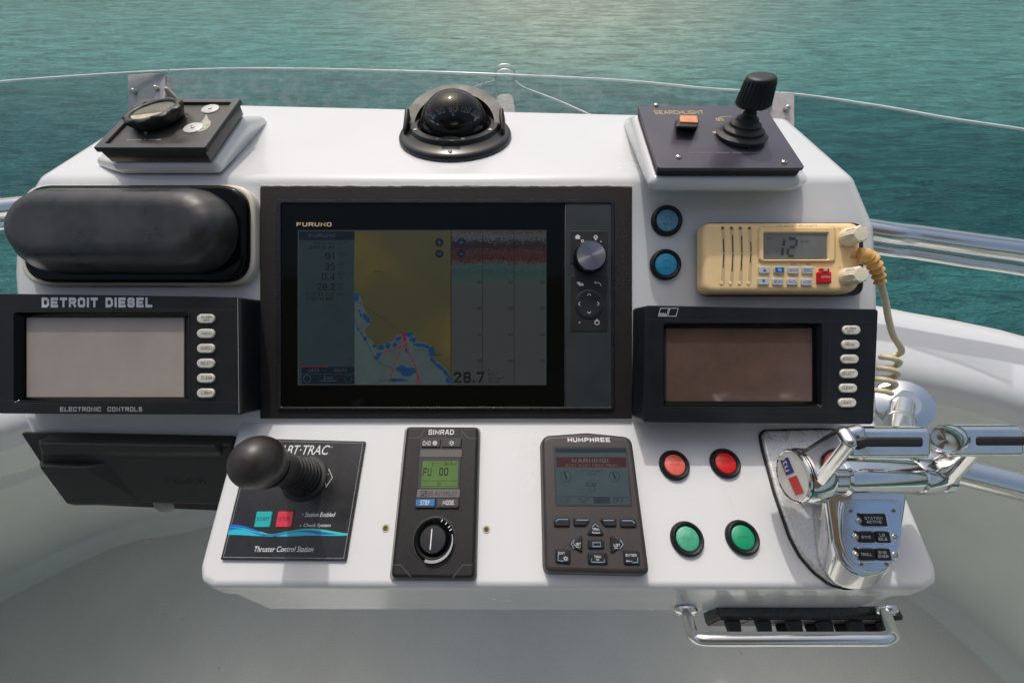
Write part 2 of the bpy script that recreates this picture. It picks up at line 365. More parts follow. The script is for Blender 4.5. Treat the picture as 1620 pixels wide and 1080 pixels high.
class T:                                      # a thing: Empty at its base, parts built in its own frame
    def __init__(s, name, label, cat, fr, px, py, h=0, group=None, at=None):
        s.fr = fr; s.o = bpy.data.objects.new(name, None); COL.objects.link(s.o); s.o.empty_display_size = .02
        s.base = at if at is not None else fr.w(px, py, h)
        M = fr.M.copy(); M.translation = s.base; s.M = M; s.Mi = M.inverted(); s.o.matrix_world = M
        tag(s.o, label, cat, group)
    def l(s, wp): return s.Mi @ wp
    def p(s, px, py, h=0, fr=None): return s.l((fr or s.fr).w(px, py, h))
    def q(s, px, py, h=0, fr=None): v = s.p(px, py, h, fr); return (v.x, v.y)
    def qs(s, pts, h=0): return [s.q(a, b, h) for a, b in pts]
    def rect(s, x0, y0, x1, y1, h=0, r=0, seg=4):    # a true rectangle on the plane spanning the pixel box
        ym, xm = (y0 + y1) / 2, (x0 + x1) / 2
        a, b, c, d = s.q(x0, ym, h), s.q(x1, ym, h), s.q(xm, y0, h), s.q(xm, y1, h)
        q = [(a[0], d[1]), (b[0], d[1]), (b[0], c[1]), (a[0], c[1])]
        return rnd(q, r, seg) if r else q
    def part(s, name, bm, mat, parent=None, label=None, wn=False, M=None): return obj(name, bm, mat, parent or s.o, label, wn, M)
    def flat(s, name, pts, z, mat, parent=None):
        bm = bmesh.new(); bm.faces.new([bm.verts.new((x, y, z)) for x, y in ccw(pts)]); return s.part(name, bm, mat, parent)
    def text(s, txt, box, h, mat, parent=None, bold=0, shear=0, space=1.0, name='lettering', M=None, rot=0):
        x0, y0, x1, y1 = box; vs, fs = glyphs(txt, bold, space)
        mx = min(v.x for v in vs); Mx = max(v.x for v in vs); my = min(v.y for v in vs); My = max(v.y for v in vs)
        ym, xm = (y0 + y1) / 2, (x0 + x1) / 2
        a, b, c, d = [s.p(*k, h) for k in ((x0, ym), (x1, ym), (xm, y0), (xm, y1))]
        W, H = b.x - a.x, c.y - d.y; cx, cy = (a.x + b.x) / 2, (c.y + d.y) / 2; z = a.z
        bm = bmesh.new(); bv = []
        for v in vs:
            u = (v.x - mx) / (Mx - mx) - .5; k = (v.y - my) / (My - my) - .5
            x, y = u * W + shear * k * H, k * H
            if rot: x, y = x * math.cos(rot) - y * math.sin(rot), x * math.sin(rot) + y * math.cos(rot)
            bv.append(bm.verts.new((cx + x, cy + y, z + v.z * 2.5e-6)))
        for f in fs:
            try: bm.faces.new([bv[i] for i in f])
            except ValueError: pass
        return s.part(name, bm, mat, parent, M=M)
    def line(s, pts, wd, h, mat, parent=None, name='groove', close=False):
        P = [s.p(a, b, h) for a, b in pts]
        bm = bmesh.new(); n = len(P)
        if close: P.append(P[0]); n += 1
        L_, R_ = [], []
        for i in range(n):
            if close: t = P[(i + 1) % (n - 1)] - P[(i - 1) % (n - 1)]
            else: t = P[min(i + 1, n - 1)] - P[max(i - 1, 0)]
            nn = V(-t.y, t.x, 0).normalized() * wd / 2
            L_.append(bm.verts.new(P[i] + nn)); R_.append(bm.verts.new(P[i] - nn))
        for i in range(n - 1): bm.faces.new((L_[i], R_[i], R_[i + 1], L_[i + 1]))
        return s.part(name, bm, mat, parent)
def screw(t, px, py, h, r=.0028, parent=None, fr=None, mat=None):
    c = t.p(px, py, h, fr); bm = lathe([(r, 0), (r, r * .25), (r * .75, r * .55), (r * .3, r * .7), (.0001, r * .7)], 14, c=c)
    o = t.part('screw', bm, mat or screw_m, parent)
    b2 = bmesh.new(); a = random.random() * 1.5
    for k in (0, 1):
        ca, sa = math.cos(a + k * math.pi / 2), math.sin(a + k * math.pi / 2)
        q = [(-.6 * r, -.1 * r), (.6 * r, -.1 * r), (.6 * r, .1 * r), (-.6 * r, .1 * r)]
        b2.faces.new([b2.verts.new((c.x + x * ca - y * sa, c.y + x * sa + y * ca, c.z + r * (.72 + .01 * k))) for x, y in q])
    t.part('slot', b2, ink_k, o); return o

# ================================================================ WATER, BOAT
def water_mat():
    def f(t, N, L, b):
        tc = N.new('ShaderNodeTexCoord')
        def noise(sc, stretch, rotz, det, dist=.3, rough=.55):
            mp = N.new('ShaderNodeMapping'); mp.inputs['Scale'].default_value = stretch; mp.inputs['Rotation'].default_value = (0, 0, R(rotz))
            L.new(tc.outputs['Object'], mp.inputs['Vector']); z = N.new('ShaderNodeTexNoise'); z.inputs['Scale'].default_value = sc
            z.inputs['Detail'].default_value = det; z.inputs['Distortion'].default_value = dist; z.inputs['Roughness'].default_value = rough
            L.new(mp.outputs[0], z.inputs['Vector']); return z
        n1 = noise(1.25, (.45, 1.6, 1), 8, 3, .6); n2 = noise(3.8, (.5, 1.5, 1), -14, 4, .5, .6); n3 = noise(12, (.6, 1.3, 1), 20, 5, .4, .7)
        n4 = noise(.035, (.6, 1.3, 1), -20, 3); n5 = noise(.22, (.6, 1.6, 1), 15, 2)
        def add(a, ka, bb, kb):
            m1 = N.new('ShaderNodeMath'); m1.operation = 'MULTIPLY'; m1.inputs[1].default_value = ka; L.new(a, m1.inputs[0])
            m2 = N.new('ShaderNodeMath'); m2.operation = 'MULTIPLY_ADD'; m2.inputs[1].default_value = kb; L.new(bb, m2.inputs[0]); L.new(m1.outputs[0], m2.inputs[2]); return m2.outputs[0]
        h = add(n1.outputs['Fac'], .16, n2.outputs['Fac'], .10); h = add(h, 1, n3.outputs['Fac'], .042); h = add(h, 1, n5.outputs['Fac'], .30)
        bp = N.new('ShaderNodeBump'); bp.inputs['Strength'].default_value = 1.0; bp.inputs['Distance'].default_value = 1.5
        L.new(h, bp.inputs['Height']); L.new(bp.outputs[0], b.inputs['Normal'])
        r = n_ramp(N, [(.3, (.020, .112, .120, 1)), (.5, (.034, .145, .148, 1)), (.72, (.066, .180, .162, 1))])
        L.new(n4.outputs['Fac'], r.inputs[0])
        hm = N.new('ShaderNodeMapRange'); hm.inputs[1].default_value = .36; hm.inputs[2].default_value = .62; hm.inputs[3].default_value = .56; hm.inputs[4].default_value = 1.48
        av = add(n1.outputs['Fac'], .45, n2.outputs['Fac'], .35); av = add(av, 1, n3.outputs['Fac'], .2)
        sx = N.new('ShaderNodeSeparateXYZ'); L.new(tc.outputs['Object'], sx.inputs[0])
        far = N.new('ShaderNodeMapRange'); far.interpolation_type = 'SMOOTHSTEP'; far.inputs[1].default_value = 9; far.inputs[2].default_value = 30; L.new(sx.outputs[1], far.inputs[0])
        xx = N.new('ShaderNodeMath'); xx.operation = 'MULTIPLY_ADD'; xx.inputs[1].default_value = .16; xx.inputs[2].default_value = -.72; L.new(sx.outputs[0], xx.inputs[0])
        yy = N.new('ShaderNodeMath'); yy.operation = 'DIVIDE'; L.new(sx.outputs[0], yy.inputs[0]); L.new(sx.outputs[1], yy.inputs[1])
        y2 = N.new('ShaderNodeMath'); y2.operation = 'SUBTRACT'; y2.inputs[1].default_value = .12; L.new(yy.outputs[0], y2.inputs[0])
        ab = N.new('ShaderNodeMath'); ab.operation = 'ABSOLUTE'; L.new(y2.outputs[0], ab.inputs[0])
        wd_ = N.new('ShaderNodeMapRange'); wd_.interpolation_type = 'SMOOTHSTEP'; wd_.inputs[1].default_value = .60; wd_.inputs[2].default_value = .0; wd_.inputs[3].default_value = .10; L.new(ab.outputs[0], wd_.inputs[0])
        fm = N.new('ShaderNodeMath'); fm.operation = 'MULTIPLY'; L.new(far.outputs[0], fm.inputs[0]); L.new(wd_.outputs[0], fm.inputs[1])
        sh = N.new('ShaderNodeMixRGB'); L.new(fm.outputs[0], sh.inputs[0]); L.new(r.outputs[0], sh.inputs[1]); sh.inputs[2].default_value = (.36, .46, .38, 1)  # pale sky sheen on the far water, put into the base colour
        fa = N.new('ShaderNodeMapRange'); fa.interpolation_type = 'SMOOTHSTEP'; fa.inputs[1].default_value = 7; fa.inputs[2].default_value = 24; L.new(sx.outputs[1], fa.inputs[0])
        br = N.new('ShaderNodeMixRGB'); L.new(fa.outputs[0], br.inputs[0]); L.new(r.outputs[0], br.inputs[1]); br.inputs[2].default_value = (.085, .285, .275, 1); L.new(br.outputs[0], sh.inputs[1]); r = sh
        L.new(av, hm.inputs[0]); sv = N.new('ShaderNodeVectorMath'); sv.operation = 'SCALE'; L.new(r.outputs[0], sv.inputs[0]); L.new(hm.outputs[0], sv.inputs['Scale']); L.new(sv.outputs[0], b.inputs['Base Color'])  # ripple light and dark scaled into the base colour by wave height
        b.inputs['Roughness'].default_value = .07; b.inputs['IOR'].default_value = 1.33
    return tex_mat('sea_water', f)
bm = bmesh.new(); s_ = 3000
bm.faces.new([bm.verts.new(p) for p in ((-s_, -s_, 0), (s_, -s_, 0), (s_, s_, 0), (-s_, s_, 0))])
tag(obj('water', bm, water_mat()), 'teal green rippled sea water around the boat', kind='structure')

def zrel(x, y, z): return V(x, y, 5 + z)
def curve3(pts, n=8): return spline([V(*p) for p in pts], n)
# cockpit liner: floor, front wall, coaming
FLZ = -1.6
def L2(px, py, z): p = lvl(px, py, z); return (p.x, p.y)
outer = [(-1.62, -3), (-1.62, -1.2), (-1.5, -.1), (-1.30, .42), (-.95, .70), (-.4, .84), (.1, .84), (.5, .79), L2(1400, 478, -.62), L2(1620, 523, -.62), (1.32, .38), (1.52, -.1), (1.62, -1.2), (1.62, -3)]
inner = [(-1.46, -3), (-1.46, -1.2), (-1.34, -.2), (-1.14, .20), L2(0, 690, -.66), (-.5, .54), (0, .62), (.45, .58), L2(1400, 600, -.66), L2(1620, 650, -.66), (1.12, .28), (1.32, -.2), (1.46, -1.2), (1.46, -3)]
foot = [(-1.9, -3), (-1.9, -1.2), (-1.86, -.3), L2(-60, 975, FLZ), L2(0, 930, FLZ), L2(200, 838, FLZ), L2(330, 812, FLZ), (-.4, .84), (.35, .80), (.95, .60), L2(1420, 912, FLZ), L2(1500, 970, FLZ), L2(1620, 1078, FLZ), (1.7, -.35), (1.78, -1.2), (1.78, -3)]
def sp2(pts, z):
    d = spline([V(a, b, 0) for a, b in pts], 12); d2 = [0]
    for a, b in zip(d, d[1:]): d2.append(d2[-1] + (b - a).length)
    out = []; j = 0; n = 120
    for k in range(n + 1):
        q = d2[-1] * k / n
        while j < len(d) - 2 and d2[j + 1] < q: j += 1
        out.append(d[j].lerp(d[j + 1], min(1, (q - d2[j]) / max(1e-9, d2[j + 1] - d2[j]))))
    return out
O, I, Ft = sp2(outer, 0), sp2(inner, 0), sp2(foot, 0)
def at(c, z, k=0, d=None): return [V(p.x, p.y, 5 + z) for p in c]
def mixc(a, b, u, z): return [V(p.x + (q.x - p.x) * u, p.y + (q.y - p.y) * u, 5 + z) for p, q in zip(a, b)]
def shift(c, d, z):
    o = []; n = len(c)
    for i, p in enumerate(c):
        t = c[min(i + 1, n - 1)] - c[max(0, i - 1)]; nn = V(t.y, -t.x, 0).normalized(); q = p + nn * d; o.append(V(q.x, q.y, 5 + z))
    return o
deck = T('coaming', 'white moulded flybridge coaming with grey inner wall curving around the helm', 'coaming', TOP, 0, 0, at=V(0, .7, 5 + FLZ))
Dw = lambda rows: [[deck.Mi @ p for p in r] for r in rows]
obj('hull_side', rings(Dw([shift(O, -.55, -3.4), shift(O, -.50, -1.9), at(O, -.66)]), False, False, False), white, deck.o)
obj('capping', rings(Dw([at(O, -.66), shift(O, .004, -.635), shift(O, .02, -.62), mixc(O, I, .25, -.618), mixc(O, I, .6, -.622), mixc(O, I, .85, -.630), mixc(O, I, .97, -.648), mixc(I, Ft, .01, -.668), mixc(I, Ft, .02, -.70)]), False, False, False), white, deck.o)
rows = [mixc(I, Ft, .02, -.70), mixc(I, Ft, .25, -.92), mixc(I, Ft, .6, -1.2), mixc(I, Ft, .93, -1.5), mixc(I, Ft, .99, -1.545)]
for a, z in ((0.0, -1.56), (.012, -1.580), (.03, -1.592), (.055, -1.598)): rows.append(shift(Ft, a, z))
obj('inner_wall', rings(Dw(rows), False, False, False), shade_white, deck.o)
bm = bmesh.new(); bm.faces.new([bm.verts.new(p) for p in shift(Ft, .048, -1.5975)])
tag(obj('deck', bm, floor_m), 'grey nonskid flybridge floor below the helm console', kind='structure')

# bow and foredeck far ahead
bow = T('bow', 'white boat bow with narrow anchor platform and steel pulpit rails ahead of windscreen', 'boat bow', TOP, 0, 0, at=V(0, 7, 2.0))
hw = [(1.9, 1.0), (1.85, 4.0), (1.55, 5.6), (1.0, 6.9), (.55, 7.8), (.24, 8.4)]
rs = []
for z, k in ((-5.3, .75), (-3.6, 1.0), (-3.15, 1.04), (-3.06, 1.02)):
    rs.append([bow.Mi @ V(x * k, y, 5 + z) for x, y in hw] + [bow.Mi @ V(-x * k, y, 5 + z) for x, y in hw[::-1]])
obj('foredeck', rings(rs, False, True), white, bow.o)
tipA = lvl(799, 149, -3.0); w0 = .185
pf = [(-w0 * 1.25, 8.0), (w0 * 1.25, 8.0), (w0 * 1.1, tipA.y - .7), (w0 * .85, tipA.y - .1), (w0 * .5, tipA.y + .03), (-w0 * .5, tipA.y + .03), (-w0 * .85, tipA.y - .1), (-w0 * 1.1, tipA.y - .7)]
xo = tipA.x
obj('anchor_platform', plate([(x + xo, y - 7) for x, y in pf], -.12, .0, .02), pm('weathered_teak', (.42, .38, .34), .7, var=.25, vs=8), bow.o)
def bowtube(name, pts, r=.013): return obj(name, tube(spline([bow.Mi @ p for p in pts], 5), r, 8), rail_m, bow.o)
for yy, top, wd in ((tipA.y - .15, 103, 15.5), (tipA.y - .55, 111, 14.5)):
    def atY(px, py):
        r = ray(px, py); return CAM + r * (yy / r.y)
    k = 0
    bowtube('pulpit_hoop', [V(xo - w0 * .98, yy, 1.98), atY(799 - wd, top + 20), atY(799 - wd + 4, top + 3), atY(799, top - 1), atY(799 + wd - 4, top + 3), atY(799 + wd, top + 20), V(xo + w0 * .98, yy, 1.98)])
bowtube('bow_rail', [lvl(815, 128, -2.4), lvl(830, 139, -2.4), lvl(880, 158, -2.4), lvl(930, 180, -2.4), lvl(1010, 215, -2.4)])
bowtube('bow_rail', [lvl(783, 128, -2.4), lvl(768, 132, -2.4), lvl(750, 138, -2.4), lvl(700, 158, -2.4), lvl(640, 185, -2.4)])
bowtube('stanchion', [lvl(829, 128, -2.1), lvl(836, 150, -3.0)], .011); bowtube('stanchion', [lvl(766, 128, -2.1), lvl(760, 150, -3.0)], .011)

# windscreen
def glass_mat(name, crazed):
    m = bpy.data.materials.new(name); m.use_nodes = True; t = m.node_tree; N = t.nodes; L = t.links; N.remove(N['Principled BSDF'])
    out = N['Material Output']; tr = N.new('ShaderNodeBsdfTransparent'); tr.inputs[0].default_value = (.78, .82, .84, 1)
    gl = N.new('ShaderNodeBsdfGlossy'); gl.inputs['Roughness'].default_value = .04 if not crazed else .12
    fr = N.new('ShaderNodeFresnel'); fr.inputs['IOR'].default_value = 1.35; mx = N.new('ShaderNodeMixShader')
    ge = N.new('ShaderNodeNewGeometry'); fb = N.new('ShaderNodeMath'); fb.operation = 'SUBTRACT'; fb.inputs[0].default_value = 1; L.new(ge.outputs['Backfacing'], fb.inputs[1])
    fm = N.new('ShaderNodeMath'); fm.operation = 'MULTIPLY'; L.new(fr.outputs[0], fm.inputs[0]); L.new(fb.outputs[0], fm.inputs[1])
    L.new(fm.outputs[0], mx.inputs[0]); L.new(tr.outputs[0], mx.inputs[1]); L.new(gl.outputs[0], mx.inputs[2])
    last = mx
    if crazed:
        tc = N.new('ShaderNodeTexCoord'); mp = N.new('ShaderNodeMapping'); mp.inputs['Scale'].default_value = (1, 1, 2.2); L.new(tc.outputs['Object'], mp.inputs[0])
        vo = N.new('ShaderNodeTexVoronoi'); vo.feature = 'DISTANCE_TO_EDGE'; vo.inputs['Scale'].default_value = 430; L.new(mp.outputs[0], vo.inputs['Vector'])
        nz = N.new('ShaderNodeTexNoise'); nz.inputs['Scale'].default_value = 45; L.new(mp.outputs[0], nz.inputs['Vector'])
        lt = N.new('ShaderNodeMath'); lt.operation = 'LESS_THAN'; lt.inputs[1].default_value = .05; L.new(vo.outputs['Distance'], lt.inputs[0])
        gt = N.new('ShaderNodeMapRange'); gt.inputs[1].default_value = .42; gt.inputs[2].default_value = .60; gt.inputs[3].default_value = .10; gt.inputs[4].default_value = .34; L.new(nz.outputs['Fac'], gt.inputs[0])
        mu = N.new('ShaderNodeMath'); mu.operation = 'MULTIPLY'; L.new(lt.outputs[0], mu.inputs[0]); L.new(gt.outputs[0], mu.inputs[1])
        df = N.new('ShaderNodeBsdfDiffuse'); df.inputs[0].default_value = (.75, .78, .75, 1)
        m2 = N.new('ShaderNodeMixShader'); L.new(mu.outputs[0], m2.inputs[0]); L.new(mx.outputs[0], m2.inputs[1]); L.new(df.outputs[0], m2.inputs[2]); last = m2  # pale flecks: craze lines, with sea glitter put into their colour
    L.new(last.outputs[0], out.inputs[0]); return m
gtop = [(-60, 139), (0, 132), (120, 123), (235, 116), (330, 112), (430, 111), (560, 113), (700, 117), (850, 123), (1000, 137), (1130, 152), (1260, 152), (1400, 172), (1500, 190), (1620, 208), (1720, 226)]
gtop[10] = (1120, 143); gtop[9] = (1000, 131)
gt = spline([lvl(x, y, -.27) for x, y in gtop], 4)
rail_px = [lvl(-60, 338, -.45), lvl(0, 331, -.45), V(-.5, .88, 4.55), V(0, .88, 4.55), V(.4, .80, 4.55), lvl(1375, 364, -.45), lvl(1450, 374, -.45), lvl(1540, 387, -.45), lvl(1620, 398, -.45), lvl(1720, 414, -.45)]
rl = spline(rail_px, 8)
ws = T('windscreen', 'low clear tinted windscreen curving round the front of the helm console', 'windscreen', TOP, 0, 0, at=V(0, .9, 4.55))
def near(pts, x):
    for a, b in zip(pts, pts[1:]):
        if a.x <= x <= b.x: return a.lerp(b, (x - a.x) / (b.x - a.x + 1e-9))
    return pts[0] if x < pts[0].x else pts[-1]
xb1, xb2 = lvl(262, 116, -.27).x, lvl(1232, 150, -.27).x
def pane(x0, x1, mat):
    n = 26; a, b, c, d = [], [], [], []
    for i in range(n + 1):
        x = x0 + (x1 - x0) * i / n; p = near(gt, x); bx = x * 1.07; q = near(rl, bx); q = q + V(0, 0, .024)
        off = V(0, .006, .002); a.append(ws.Mi @ q); b.append(ws.Mi @ p); c.append(ws.Mi @ (p + off)); d.append(ws.Mi @ (q + off))
    obj('pane', rings([a, b, c, d, a], False, False, False), mat, ws.o)
    e = [ws.Mi @ (near(gt, x0 + (x1 - x0) * i / n) + V(0, .003, .0015)) for i in range(n + 1)]
    obj('polished_edge', tube(e, .0025, 8), pm('frosted_acrylic_edge', (.56, .66, .65), .2, var=.12, vs=40, spec=.8), ws.o)
g1, g2 = glass_mat('tinted_acrylic', False), glass_mat('crazed_acrylic', True)
pane(gt[0].x, xb1, g1); pane(xb1 + .004, xb2, g2); pane(xb2 + .004, gt[-1].x, g1)
rail = obj('side_rail', tube(rl, .0205, 20), rail_m); tag(rail, 'thick polished steel tube rail under the windscreen edge', 'rail')
lw = [p + V(0, -.012, -.030) for p in rl]
rt = obj('rail_base_strip', tube(lw, .010, 12), rail_m, rail)
def bracket(px0, py0, px1, py1, yy, label, bolts, side):
    def A(px, py):
        r = ray(px, py); return CAM + r * (yy / r.y)
    a, b = A(px0, (py0 + py1) / 2), A(px1, (py0 + py1) / 2); c, d = A((px0 + px1) / 2, py0), A((px0 + px1) / 2, py1)
    zc = (A((px0 + px1) / 2, (py0 + py1) / 2) - CAM).dot(FW); base = dep((px0 + px1) / 2, py1, zc); w_ = (px1 - px0) / FPX * zc; h_ = (py1 - py0) / FPX * zc
    t = T('windscreen_bracket', label, 'bracket', Fr(base, EX, UP), 0, 0, at=base, group='steel brackets on the windscreen')
    
    t.part('plate', plate(rnd([(-w_ / 2, 0), (w_ / 2, 0), (w_ / 2, h_), (-w_ / 2, h_)], .003), -.002, .001, .0006), steel)
    sx = side * w_ / 2
    t.part('flange', plate(rnd([(sx - .002, 0), (sx + .002, 0), (sx + .002, h_ * .98), (sx - .002, h_ * .98)], .0008), -.022, -.0022, .0006), steel)
    for bx, by in bolts:
        q = dep(bx, by, zc) - base
        M = Matrix.Translation((q.x, q.dot(UP), .001))
        t.part('bolt', lathe([(.0065, 0), (.0065, .0012), (.0042, .0014), (.0042, .006), (.003, .0075), (.0001, .0078)], 16, M=M), screw_m)
bracket(203, 117, 262, 200, .955, 'square brushed steel bracket with two bolts left behind the round scalloped knob', ((214, 146), (249, 141)), 1)
bracket(1218, 147, 1256, 245, .775, 'brushed steel bracket behind the searchlight panel at right', ((1243, 173), (1215, 170)), -1)

def canvas_mat():
    m = bpy.data.materials.new('brown_canvas'); m.use_nodes = True; N = m.node_tree.nodes; L = m.node_tree.links; N.remove(N['Principled BSDF'])
    d = N.new('ShaderNodeBsdfDiffuse'); tl = N.new('ShaderNodeBsdfTranslucent'); mx = N.new('ShaderNodeMixShader'); mx.inputs[0].default_value = .45
    wv = N.new('ShaderNodeTexNoise'); wv.inputs['Scale'].default_value = 6; r = n_ramp(N, [(.3, (.40, .29, .22, 1)), (.7, (.48, .36, .28, 1))]); L.new(wv.outputs['Fac'], r.inputs[0])
    L.new(r.outputs[0], d.inputs[0]); L.new(r.outputs[0], tl.inputs[0]); L.new(d.outputs[0], mx.inputs[1]); L.new(tl.outputs[0], mx.inputs[2]); L.new(mx.outputs[0], N['Material Output'].inputs[0]); return m
# unseen bimini behind the eye, added to darken the screen reflections
bim = T('unseen_bimini_top', 'unseen brown canvas sun top behind the eye, added to darken screen reflections', 'sun top', TOP, 0, 0, at=V(0, -2, 5.85))
bim.part('canopy', plate(rnd([(-1.5, -1.6), (1.5, -1.6), (1.5, 1.62), (-1.5, 1.62)], .25, 6), 0, .03, .01), canvas_mat())
for x in (-1.4, 1.4):
    bim.part('bow_tube', tube([V(x, -1.3, 0), V(x, -1.35, -1.25)], .0125, 8), rail_m); bim.part('bow_tube', tube([V(x, 1.3, 0), V(x * 1.07, .4, -1.25)], .0125, 8), rail_m)

# ================================================================ CONSOLE MOULDING
con = T('helm_console', 'white glossy moulded helm console carrying all the instruments', 'helm console', MAIN, 700, 672)
C = lambda p: tuple(con.l(p))
r0 = .022
def kink(px, r):                                    # centre of the rounded top-front edge
    d = -ZT + r; y = (.5 + r - d * sp) / cp; return V(0, y, 5 - d)
ky = kink(0, r0)
def mface(px, py, sx, sy): q = MAIN.w(px, py); return q - MAIN.n * r0 + EX * (sx * r0) + UP * (sy * r0)
pts = []
xl, xr = MAIN.w(42, 283).x + r0, MAIN.w(1368, 283).x - r0
pts += [V(xl, ky.y, ky.z), V(xr, ky.y, ky.z)]
pts += [V(xl, .742 - r0, 5 + ZT - r0), V(xr, .680 - r0, 5 + ZT - r0)]
pts += [mface(1397, 360, -1, 0), mface(1402, 470, -1, 0), mface(1400, 686, -1, 1), mface(7, 430, 1, 0), mface(11, 345, 1, 0), mface(22, 686, 1, 1)]
bot = V(0, STE.w(200, 796).y + r0, STE.w(200, 796).z + r0)
xbl = STE.w(95, 790).x + r0
pts += [V(xbl, bot.y, bot.z), V(.38, bot.y, bot.z), V(-.55, .70, 4.5), V(.39, .64, 4.5), V(-.50, .70, 4.20), V(.425, .715, 4.20), V(.425, .66, 4.40)]
con.part('upper_moulding', hull([C(p) for p in pts], r0, 24), white, wn=True)
def lowp(px, py, r, drop=0, dx=0, dy=0):
    q = LOW.w(px, py) - LOW.n * r; return q + V(dx, dy, -drop)
r1 = .010
tl, tr, bl, br = LOW.w(369, 672), LOW.w(1394, 672), LOW.w(300, 932), LOW.w(1503, 935)
def lowslab(drop0, drop1, ins, r):
    P = []
    for q, sx, sy in ((tl, 1, 0), (tr, -1, 0), (bl, 1, 1), (br, -1, 1)):
        yb = .05 if sy == 0 else 0
        cr = .012 if sy else 0
        for ox, oy in (((0, cr), (cr * .3, cr * .3), (cr, 0)) if sy else ((0, 0),)):
            base = q + EX * sx * (r + ins + ox) + LOW.y * ((r + ins + oy) if sy else yb) - LOW.n * r
            P.append(base - Z3 * drop0); P.append(base - Z3 * drop1)
    return hull([C(p) for p in P], r, 16)
con.part('lower_shelf', lowslab(0, .022, 0, r1), white, wn=True)
con.part('shelf_skirt', lowslab(.02, .125, .0035, .008), white, wn=True)
for hx, hy in ((610, 835), (769.5, 837)):
    c = con.l(LOW.w(hx, hy)); ML = con.Mi @ LOW.M; ML.translation = c
    h_ = con.part('screw_hole', lathe([(.0042, .0002), (.0038, .0007), (.0026, .0005)], 16, M=ML), hole_rim)
    con.part('hole', lathe([(.0027, .0004), (.0026, .0008), (.0001, .0007)], 14, M=ML), hole_m, h_)
sp_ = [con.l(MAIN.w(412 + i * 9.8, 294.6 + random.uniform(-.7, .7), .0012)) for i in range(61)]
con.part('sealant_bead', tube(spline(sp_, 2), [.0011 + random.uniform(-.0003, .0005) for _ in range(121)], 6), pm('old_sealant', (.50, .47, .40), .6, var=.3, vs=300))
# pedestals
def pedestal(fr, base, topq, r=.008):
    P = []
    cx = sum(b[0] for b in base) / 4; cyy = sum(b[1] for b in base) / 4
    for a, b in base:
        q = TOP.w(a, b); s_ = 1 if a < cx else -1; P.append(q + V(s_ * r, (-r if b < cyy else r), r * .2))
    for u, v in topq: q = fr.o + fr.x * u + fr.y * v - fr.n * (r + .001); P.append(q)
    return hull([C(p) for p in P], r, 16)
def frq(fr, px, py, h=0): q = fr.w(px, py, h) - fr.o; return q.dot(fr.x), q.dot(fr.y)
# left panel corners
PLq = [frq(PL, 146, 234), frq(PL, 327, 231), frq(PL, 389, 156), frq(PL, 262, 156)]
PLq = [(PLq[0][0], PLq[0][1]), (PLq[1][0], PLq[0][1]), (PLq[1][0] , PLq[2][1]), (PLq[0][0], PLq[2][1])]
hL = .019
def underq(q, ins, h): return [(q[0][0] + ins, q[0][1] + ins), (q[1][0] - ins, q[0][1] + ins), (q[1][0] - ins, q[2][1] - ins), (q[0][0] + ins, q[2][1] - ins)]
def shiftfr(fr, h): return Fr(fr.o + fr.n * h, fr.x, fr.y)
con.part('left_pedestal', pedestal(shiftfr(PL, -hL), [(153, 264), (352, 264), (425, 192), (262, 192)], underq(PLq, .008, 0), .008), white, wn=True)
PRq = [frq(PR, 1040, 262), frq(PR, 1277, 270), frq(PR, 1222, 172), frq(PR, 1006, 163)]
PRq = [(PRq[0][0], (PRq[0][1] + PRq[1][1]) / 2), (PRq[1][0], (PRq[0][1] + PRq[1][1]) / 2), (PRq[1][0], (PRq[2][1] + PRq[3][1]) / 2), (PRq[0][0], (PRq[2][1] + PRq[3][1]) / 2)]
con.part('right_pedestal', pedestal(shiftfr(PR, -.010), [(1032, 289), (1278, 293), (1215, 205), (985, 195)], underq(PRq, .004, 0), .009), white, wn=True)

# ================================================================ CHARTPLOTTER
t = T('chartplotter', 'large flush chartplotter with FURUNO logo showing a chart and depth sounder', 'chartplotter', MAIN, 705, 480)
t.part('mounting_panel', frame_plate(t.rect(411, 296, 1000, 662, .003, .0015, 4), t.rect(441, 321, 968, 643, .003, .002, 4), 0, .003, .0006), blk_tex)
t.part('bezel', frame_plate(t.rect(437, 316, 972, 648, .005, .003, 4), t.rect(444, 321.5, 967, 643.5, .005, .002, 4), .001, .0052, .0008), blk_s)
t.part('glass', plate(t.rect(443, 320, 893, 644, .0035), .0005, .0035, .0004), blk_gloss)
t.part('control_panel', plate(t.rect(894, 320, 968, 644, .004), .0005, .0040, .0006), pm('satin_charcoal', (.020, .028, .032), .5, var=.1, bump=.1, bs=1500))
scr = t.part('screen', plate(t.rect(471, 364, 864.5, 609, .0036), .0034, .0037, .0001, 1), lcd('lcd_sea', S(70, 84, 84)))
hS = .0038
def sc_rect(n, x0, y0, x1, y1, m, k=0): return t.flat(n, t.rect(x0, y0, x1, y1, hS), hS + k * .00006, m, scr)
dk = lcd('lcd_data_panel', S(38, 56, 62), .62); hd = lcd('lcd_header', S(8, 30, 48)); land = lcd('lcd_land', S(92, 86, 46)); tk = lcd('lcd_ink', S(4, 8, 10), .5); 
lbl = lcd('lcd_pale_ink', S(84, 104, 110)); lb2 = lcd('lcd_grey_ink', S(18, 32, 38)); blu = lcd('lcd_shoal', S(8, 50, 86), .9); redl = lcd('lcd_track', S(118, 18, 34), .8); sndm = lcd('lcd_sounder', S(76, 82, 82))
btnb = lcd('lcd_button', S(10, 36, 52)); grn = lcd('lcd_green', S(30, 90, 62)); wat = lcd('lcd_chart_sea', S(78, 94, 96), .55)
